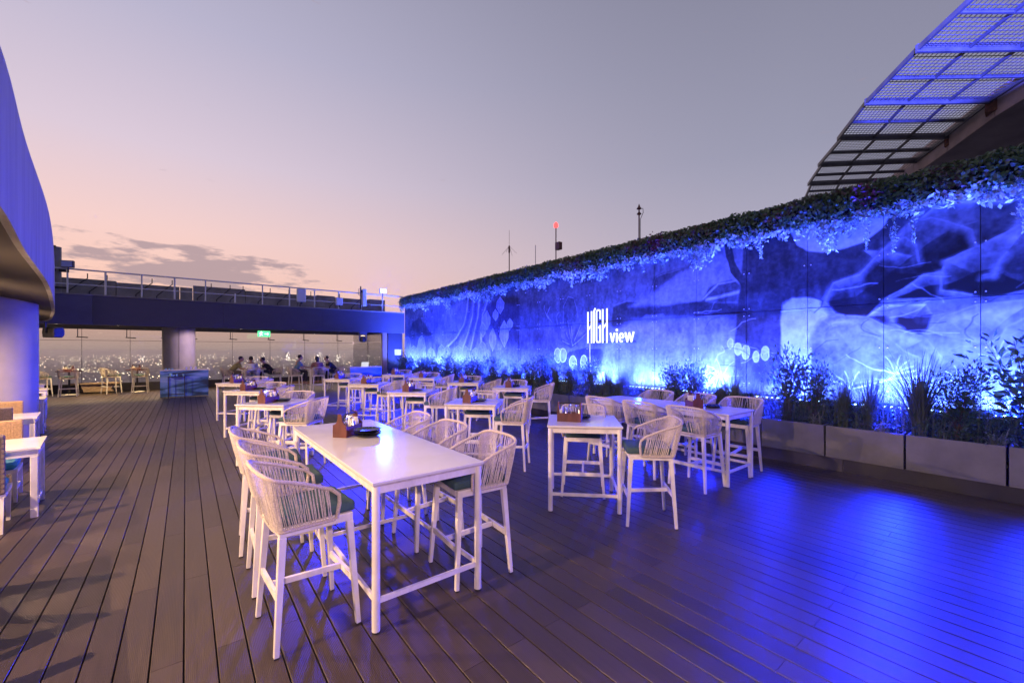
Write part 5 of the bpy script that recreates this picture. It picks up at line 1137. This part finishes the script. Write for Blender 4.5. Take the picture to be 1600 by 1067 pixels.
for k, (x, y, z, h, lb) in enumerate(((-.45, 21.0, .85, .12, 'stemmed glass at the left on the slim black table'), (-.36, 21.0, .85, .07, 'low tealight glass beside the stemmed glass on the black table'), (-.27, 21.02, .85, .09, 'clear tumbler in the middle of the slim black table'), (-.07, 21.0, .85, .08, 'tumbler at the right on the slim black table'),
        (-.62, 21.5, 1.09, .06, 'leftmost upturned glass on the blue counter'), (-.52, 21.5, 1.09, .06, 'second upturned glass on the blue counter'), (-.42, 21.5, 1.09, .06, 'third upturned glass on the blue counter'), (0.0, 21.5, 1.09, .11, 'stack of white cups, left one, on the blue counter'), (.14, 21.5, 1.09, .12, 'stack of white cups, middle one, on the blue counter'), (.30, 21.5, 1.09, .12, 'stack of white cups, right one, on the blue counter'))):
    q = MB(); q.lathe([(.02 if h < .11 else .045, 0), (.035 if h < .11 else .06, h * .5), (.035, h)], 12); q.build('cup' if k > 6 else 'glass', M['rail'] if k > 6 else M['drink'], None, smooth=True, loc=(x, y, z), label=lb, cat='cup' if k > 6 else 'glass', group='glassware on the left counter')
e = empty('laptop', (6.65, 19.85, 1.09), label='open laptop with a pale lid on the right-hand blue counter', cat='laptop')
q = MB(); q.cbox(-.17, .17, -.12, .12, 0, .016, .003); q.build('base', M['hub'], e); q = MB(); q.beam((0, -.125, .016), (0, -.19, .23), .34, ha=.008, up=(0, 1, 0)); q.build('lid', M['screen'], e)

# ------------------------------------------------------------------ hanging things under the far soffit
e = empty('exit_sign', (3.08, 24.0, 2.55), label='hanging green exit sign with running-man pictogram', cat='sign')
q = MB(); q.box(-.27, .27, -.02, .02, 0, .28); q.build('face', M['exit'], e)
q = MB(); q.prism([(-.20, .02), (-.17, .02), (-.13, .10), (-.08, .05), (-.05, .07), (-.11, .15), (-.10, .20), (-.05, .17), (-.04, .19), (-.11, .24), (-.17, .21), (-.22, .14), (-.19, .13), (-.15, .17), (-.17, .10)], 'y', -.026, -.021)
q.prism([(.02, .12), (.14, .12), (.14, .07), (.22, .14), (.14, .21), (.14, .16), (.02, .16)], 'y', -.026, -.021); q.prism([(-.12 + .022 * math.cos(a * PI / 4), .255 + .018 * math.sin(a * PI / 4)) for a in range(8)], 'y', -.026, -.021); q.build('pictogram', M['exitw'], e)
q = MB(); q.tube([(-.2, 0, .28), (-.2, 0, .285)], .01, 5); q.tube([(.2, 0, .28), (.2, 0, .285)], .01, 5); q.build('hanger', M['black'], e)
e = empty('loudspeaker', (-2.98, 17.5, 2.38), .9, label='black weatherproof loudspeaker bracketed below the left ring beam', cat='speaker'); e.scale = (.66, .66, .66)
q = MB(); sec = [(-.24, -.26), (.16, -.26), (.26, -.12), (.26, .12), (.16, .26), (-.24, .20), (-.27, 0)]; q.prism([(a * .9, b_ * .9) for a, b_ in sec], 'y', -.26, .26); q.build('cabinet', M['black'], e, bevel=.03)
q = MB(); q.box(.236, .246, -.20, .20, -.10, .10); q.box(.247, .25, -.06, .0, -.01, .02); q.build('grille', M['plinth2'], e)
q = MB(); q.box(-.34, -.30, -.03, .03, -.02, .42); q.box(-.34, -.2, -.03, .03, -.04, .0); q.build('bracket', M['black'], e)
e = empty('stage_light', (7.05, 21.2, 2.28), label='moving-head stage light hung below the soffit near the mural', cat='light')
q = MB(); q.lathe([(.02, 0), (.13, .02), (.15, .12), (.14, .26), (.10, .30)], 18); q.build('head', M['black'], e, smooth=True); q = MB(); q.box(-.19, -.16, -.03, .03, .05, .38); q.box(.16, .19, -.03, .03, .05, .38); q.box(-.19, .19, -.10, .10, .381, .50); q.build('yoke', M['plinth2'], e)
q = MB(); q.lathe([(.0, .301), (.10, .301), (.09, .34), (0, .36)], 16); q.build('lit_top', emis('stage_top_reflection', (1, .72, .5), 1.6), e)  # warm reflection on top of the head, put in as a glow

# ------------------------------------------------------------------ lounge seating on the left
def dining_table(x, y, rz, label):
    e = empty('dining_table', (x, y, 0), rz, label=label, cat='table', group='low dining tables on the left'); w_, d_, h = .82, .86, .78
    q = MB(); q.cbox(-w_, 0, 0, d_, h - .025, h, .003); q.build('tabletop', M['top'], e)
    q = MB(); q.box(-w_ + .02, -.02, .02, .045, h - .10, h - .026); q.box(-w_ + .02, -.02, d_ - .045, d_ - .02, h - .10, h - .026); q.box(-.045, -.02, .046, d_ - .046, h - .10, h - .026); q.box(-w_ + .02, -w_ + .045, .046, d_ - .046, h - .10, h - .026); q.build('apron', M['frame'], e)
    for sx in (-w_ + .045, -.05):
        for sy in (.045, d_ - .045): q = MB(); q.beam((sx, sy, 0), (sx, sy, h - .101), .06, up=(1, 0, 0)); q.build('leg', M['frame'], e, bevel=.006)
    q = MB(); q.box(-.065, -.035, .076, d_ - .076, .09, .13); q.build('stretcher', M['frame'], e)
    for v in (.3, .55): q = MB(); q.box(-.06, -.04, v - .02, v + .02, .131, h - .101); q.build('slat', M['frame'], e)
def lounge(x, y, rz, wd, h, dk, label, nm, cat, pillow=False):
    # origin at right end of the back; back plane at y=0, seat toward -Y local
    e = empty(nm, (x, y, 0), rz, label=label, cat=cat, group='wicker seats of the left lounge'); m = M['darkwicker'] if dk else M['wicker']
    q = MB(); q.box(-wd, 0, 0, .05, .40, h); q.build('backrest', m, e, bevel=.012)
    q = MB(); n = int(wd / .026)
    for k in range(n):      # upright strands woven proud of the panel
        xx = -wd + .013 + k * .026
        for j in range(int((h - .42) / .05)): q.box(xx - .010, xx + .010, -.006, -.001, .42 + j * .05 + (k % 2) * .025, .42 + j * .05 + .034 + (k % 2) * .025)
        if xx > -9:
            for j in range(int((h - .42) / .05)): q.box(xx - .010, xx + .010, .051, .056, .42 + j * .05 + (k % 2) * .025, .42 + j * .05 + .034 + (k % 2) * .025)
    q.build('weave', m, e, kind='stuff')
    q = MB(); q.box(-wd, 0, -.50, -.01, .36, .40); q.build('seat', M['frame'], e)
    q = MB(); q.cbox(-wd + .02, -.01, -.49, -.02, .401, .49, .03); q.build('cushion', M['teal'], e, smooth=True)
    for sx in (-.03, -wd + .03):
        for sy in (-.47, .02): q = MB(); q.beam((sx + (.01 if sx > -.1 else 0), sy * 1.04, 0), (sx, sy, .36), .03, .045, up=(1, 0, 0)); q.build('leg', M['frame'], e)
    q = MB(); q.beam((-.028, -.45, .14), (-.028, .01, .14), .02, ha=.035); q.build('stretcher', M['frame'], e)
    if pillow:
        bm = bmesh.new(); bmesh.ops.create_uvsphere(bm, u_segments=16, v_segments=10, radius=1)
        for v in bm.verts: c_ = v.co; v.co = Vector((-.62 + .20 * math.copysign(abs(c_.x) ** .6, c_.x), -.10 + .055 * c_.y, .64 + .16 * math.copysign(abs(c_.z) ** .6, c_.z)))
        me = bpy.data.meshes.new('pillow'); bm.to_mesh(me); bm.free(); me.materials.append(M['teal']); me.polygons.foreach_set('use_smooth', [True] * len(me.polygons)); link('pillow', me, e)
TP = [(-1.27, 6.89, .12), (-1.88, 9.98, .13), (-2.46, 13.70, .14), (-3.0, 16.96, .16), (-3.5, 19.5, .2)]
dining_table(-1.02, 3.72, .10, 'white low dining table just beyond the left edge of the frame')
lounge(-1.30, 5.08, .10, 1.3, .95, False, 'tan wicker bench just beyond the left edge of the frame', 'wicker_bench', 'bench')
lounge(-1.20 - .6, 3.30, PI + .1, .6, 1.0, True, 'grey wicker chair just beyond the left edge of the frame', 'wicker_chair', 'chair')
for k, (x, y, r_) in enumerate(TP):
    wh = ('nearest', 'second', 'third', 'fourth', 'last')[k]
    dining_table(x, y, r_, 'white low dining table at the left edge, %s one under the ring beam' % wh)
    if k < 5:
        ca, sa = math.cos(r_), math.sin(r_)
        lounge(x - .24 * ca - 1.38 * sa, y + 1.38 * ca - .24 * sa, r_, 1.35, .95, False, 'tan wicker bench with blue cushions behind the %s dining table at left' % wh, 'wicker_bench', 'bench', True)
        lounge(x - .17 - .60 * ca, y - .38 - .60 * sa, r_ + PI, .60, 1.0, True, 'grey wicker chair seen from behind at the %s dining table at left' % wh, 'wicker_chair', 'chair') if k < 4 else None

# ------------------------------------------------------------------ people
def skin_mesh(joints, edges, mat_, root, sub=2):
    me = bpy.data.meshes.new('body'); me.from_pydata([j[0] for j in joints], edges, []); me.materials.append(mat_)
    o = bpy.data.objects.new('tmp', me); COL.objects.link(o); md = o.modifiers.new('s', 'SKIN'); md.use_smooth_shade = True
    for i, j in enumerate(joints):
        sv = me.skin_vertices[0].data[i]; sv.radius = (j[1], j[1] if len(j) < 3 else j[2]); sv.use_root = i == root
    sd = o.modifiers.new('d', 'SUBSURF'); sd.levels = sub; sd.render_levels = sub
    dg = bpy.context.evaluated_depsgraph_get(); out = bpy.data.meshes.new_from_object(o.evaluated_get(dg)); bpy.data.objects.remove(o); out.materials.clear(); out.materials.append(mat_); return out
def person(x, y, rz, label, shirt, trousers, lean=.2, arms=((.42, -.14, 1.04), (.42, .14, 1.04)), long_hair=False, head_turn=0, crouch=0, feet=.36, g='people seated by the glass'):
    e = empty('person', (x, y, 0), math.radians(rz), label=label, cat='person', group=g)
    hip = Vector((-.06, 0, .90)); ch = hip + Vector((lean * .75, 0, .30 - crouch * .3)); nk = hip + Vector((lean * 1.15, 0, .50 - crouch * .6)); hd = nk + Vector((.05 + lean * .15, 0, .085)); hc = nk + Vector((.045 + lean * .1, 0, .15 - crouch * .05))
    J = [(hip, .13, .11), (hip.lerp(ch, .5), .125, .10), (ch, .15, .11), (nk - Vector((.01, 0, .06)), .10, .08), (nk, .052, .052), (hd, .05, .055)]; E = [(0, 1), (1, 2), (2, 3), (3, 4), (4, 5)]
    S = [(hip, .155, .125), (hip.lerp(ch, .5), .145, .12), (ch, .17, .13), (nk - Vector((.01, 0, .055)), .115, .09)]; SE = [(0, 1), (1, 2), (2, 3)]
    T = [(hip + Vector((0, 0, .02)), .15, .12)]; TE = []
    for k, s in enumerate((-1, 1)):
        sh = nk + Vector((-.02, s * .175, -.085)); hnd = Vector(arms[k]); el_ = sh.lerp(hnd, .5) + Vector((-.05, s * .07, -.10)); wr = hnd - (hnd - el_).normalized() * .07
        n = len(J); J += [(sh, .062), (sh.lerp(el_, .5), .050), (el_, .040), (el_.lerp(wr, .5), .036), (wr, .025), (hnd, .032, .018)]; E += [(3, n), (n, n + 1), (n + 1, n + 2), (n + 2, n + 3), (n + 3, n + 4), (n + 4, n + 5)]
        d = (hnd - wr).normalized(); sd = d.cross(Vector((0, 0, 1))).normalized()
        for f, L_ in ((-.030, .062), (-.010, .075), (.010, .080), (.028, .068)):
            m = len(J); b0 = hnd + sd * f + d * .03; J += [(b0, .0095), (b0 + d * L_ * .5 - Vector((0, 0, .006)), .0088), (b0 + d * L_ - Vector((0, 0, .018)), .0075)]; E += [(n + 5, m), (m, m + 1), (m + 1, m + 2)]
        m = len(J); J += [(wr + sd * -.035 * s + d * .035, .012), (wr + sd * -.055 * s + d * .075, .009)]; E += [(n + 4, m), (m, m + 1)]
        q_ = len(S); S += [(sh, .082), (sh.lerp(el_, .55), .070), (sh.lerp(el_, .75), .066)]; SE += [(3, q_), (q_, q_ + 1), (q_ + 1, q_ + 2)]
        hp = hip + Vector((.02, s * .085, 0)); kn = Vector((.38, s * (.10 + .04 * (k == 0)), .90)); an = Vector((.36 - .1 * k, s * .09, feet + .08)); to = an + Vector((.16, 0, -.06))
        n = len(J); J += [(hp, .085), (hp.lerp(kn, .5), .075), (kn, .055), (kn.lerp(an, .4), .052), (an, .034), (an + Vector((.02, 0, -.05)), .036), (to, .03, .022)]; E += [(0, n), (n, n + 1), (n + 1, n + 2), (n + 2, n + 3), (n + 3, n + 4), (n + 4, n + 5), (n + 5, n + 6)]
        n = len(T); T += [(hp, .10), (hp.lerp(kn, .5), .09), (kn, .07), (kn.lerp(an, .4), .065), (an + Vector((0, 0, .03)), .052)]; TE += [(0, n), (n, n + 1), (n + 1, n + 2), (n + 2, n + 3), (n + 3, n + 4)]
    body = skin_mesh(J, E, M['skin'], 0, 1)
    bm = bmesh.new(); bm.from_mesh(body); c, s_ = math.cos(math.radians(head_turn)), math.sin(math.radians(head_turn))
    def blob(cx, cz, cy_, rx, ry, rz_, seg=14):
        r_ = bmesh.ops.create_uvsphere(bm, u_segments=seg, v_segments=max(6, seg * 2 // 3), radius=1)
        for v in r_['verts']:
            px_, py_, pz_ = cx + v.co.x * rx, cy_ + v.co.y * ry, cz + v.co.z * rz_; v.co = hc + Vector((px_ * c - py_ * s_, px_ * s_ + py_ * c, pz_))
    blob(0, 0, 0, .092, .074, .112, 18); blob(.03, -.05, 0, .062, .055, .065); blob(.094, -.012, 0, .020, .012, .022, 8); blob(0, -.01, .074, .018, .010, .030, 8); blob(0, -.01, -.074, .018, .010, .030, 8); blob(.084, -.058, 0, .010, .024, .007, 8)
    for f in bm.faces: f.smooth = True
    bm.to_mesh(body); bm.free(); link('body', body, e)
    me = bpy.data.meshes.new('eyes'); bm = bmesh.new()
    for sy in (-.03, .03): blob(.083, .018, sy, .009, .012, .008, 8)
    bm.to_mesh(me); bm.free(); me.materials.append(M['hair']); link('eyes', me, e)
    me = bpy.data.meshes.new('hair'); bm = bmesh.new(); blob(-.018, .028, 0, .094, .084, .100, 18)
    if long_hair: blob(-.085, -.16, 0, .045, .070, .22, 14); blob(-.06, -.02, 0, .06, .075, .12, 14)
    for f in bm.faces: f.smooth = True
    bm.to_mesh(me); bm.free(); me.materials.append(M['hair']); link('hair', me, e)
    link('shirt', skin_mesh(S, SE, M[shirt], 0, 2), e); link('trousers', skin_mesh(T, TE, M[trousers], 0, 2), e)
    return e
person(2.27, 21.30, 90, 'man in a white T-shirt seated with his back to the camera, arms on the table', 'white_shirt', 'jeans', .24, ((.40, -.20, 1.05), (.40, .20, 1.05)), crouch=.1)
person(1.60, 22.15, 0, 'man in an olive shirt leaning far forward over the table', 'khaki_shirt', 'grey_trousers', .30, ((.50, -.14, 1.04), (.50, .14, 1.04)), crouch=.10, head_turn=-20)
person(3.12, 22.2, 180, 'man in a dark jacket leaning on his elbows, facing left', 'black_shirt', 'jeans', .28, ((.44, -.14, 1.06), (.44, .14, 1.06)), crouch=.18)
person(4.05, 21.25, 0, 'man in a blue shirt reaching one arm across the table', 'blue_shirt', 'jeans', .12, ((.36, -.10, .98), (.74, .10, 1.05)), feet=.30)
person(4.78, 20.48, 90, 'long-haired woman seated with her back to the camera', 'maroon_top', 'grey_trousers', .2, ((.38, -.18, 1.05), (.38, .18, 1.05)), long_hair=True, crouch=.12)
person(5.72, 21.3, 180, 'man in a black shirt leaning in from the right', 'black_shirt', 'jeans', .32, ((.44, -.14, 1.06), (.44, .14, 1.06)), crouch=.1, head_turn=8)
q = MB(); q.lathe([(.028, 0), (.036, .10), (.036, .12)], 12); q.build('tumbler', M['drink'], None, smooth=True, loc=(4.82, 21.3, TZ), label='pale blue tumbler held out over the right seated group table', cat='glass')
q = MB(); q.lathe([(.03, 0), (.036, .12)], 12); q.build('tumbler', M['plate'], None, smooth=True, loc=(2.5, 22.3, TZ), label='dark tumbler on the left seated group table', cat='glass')
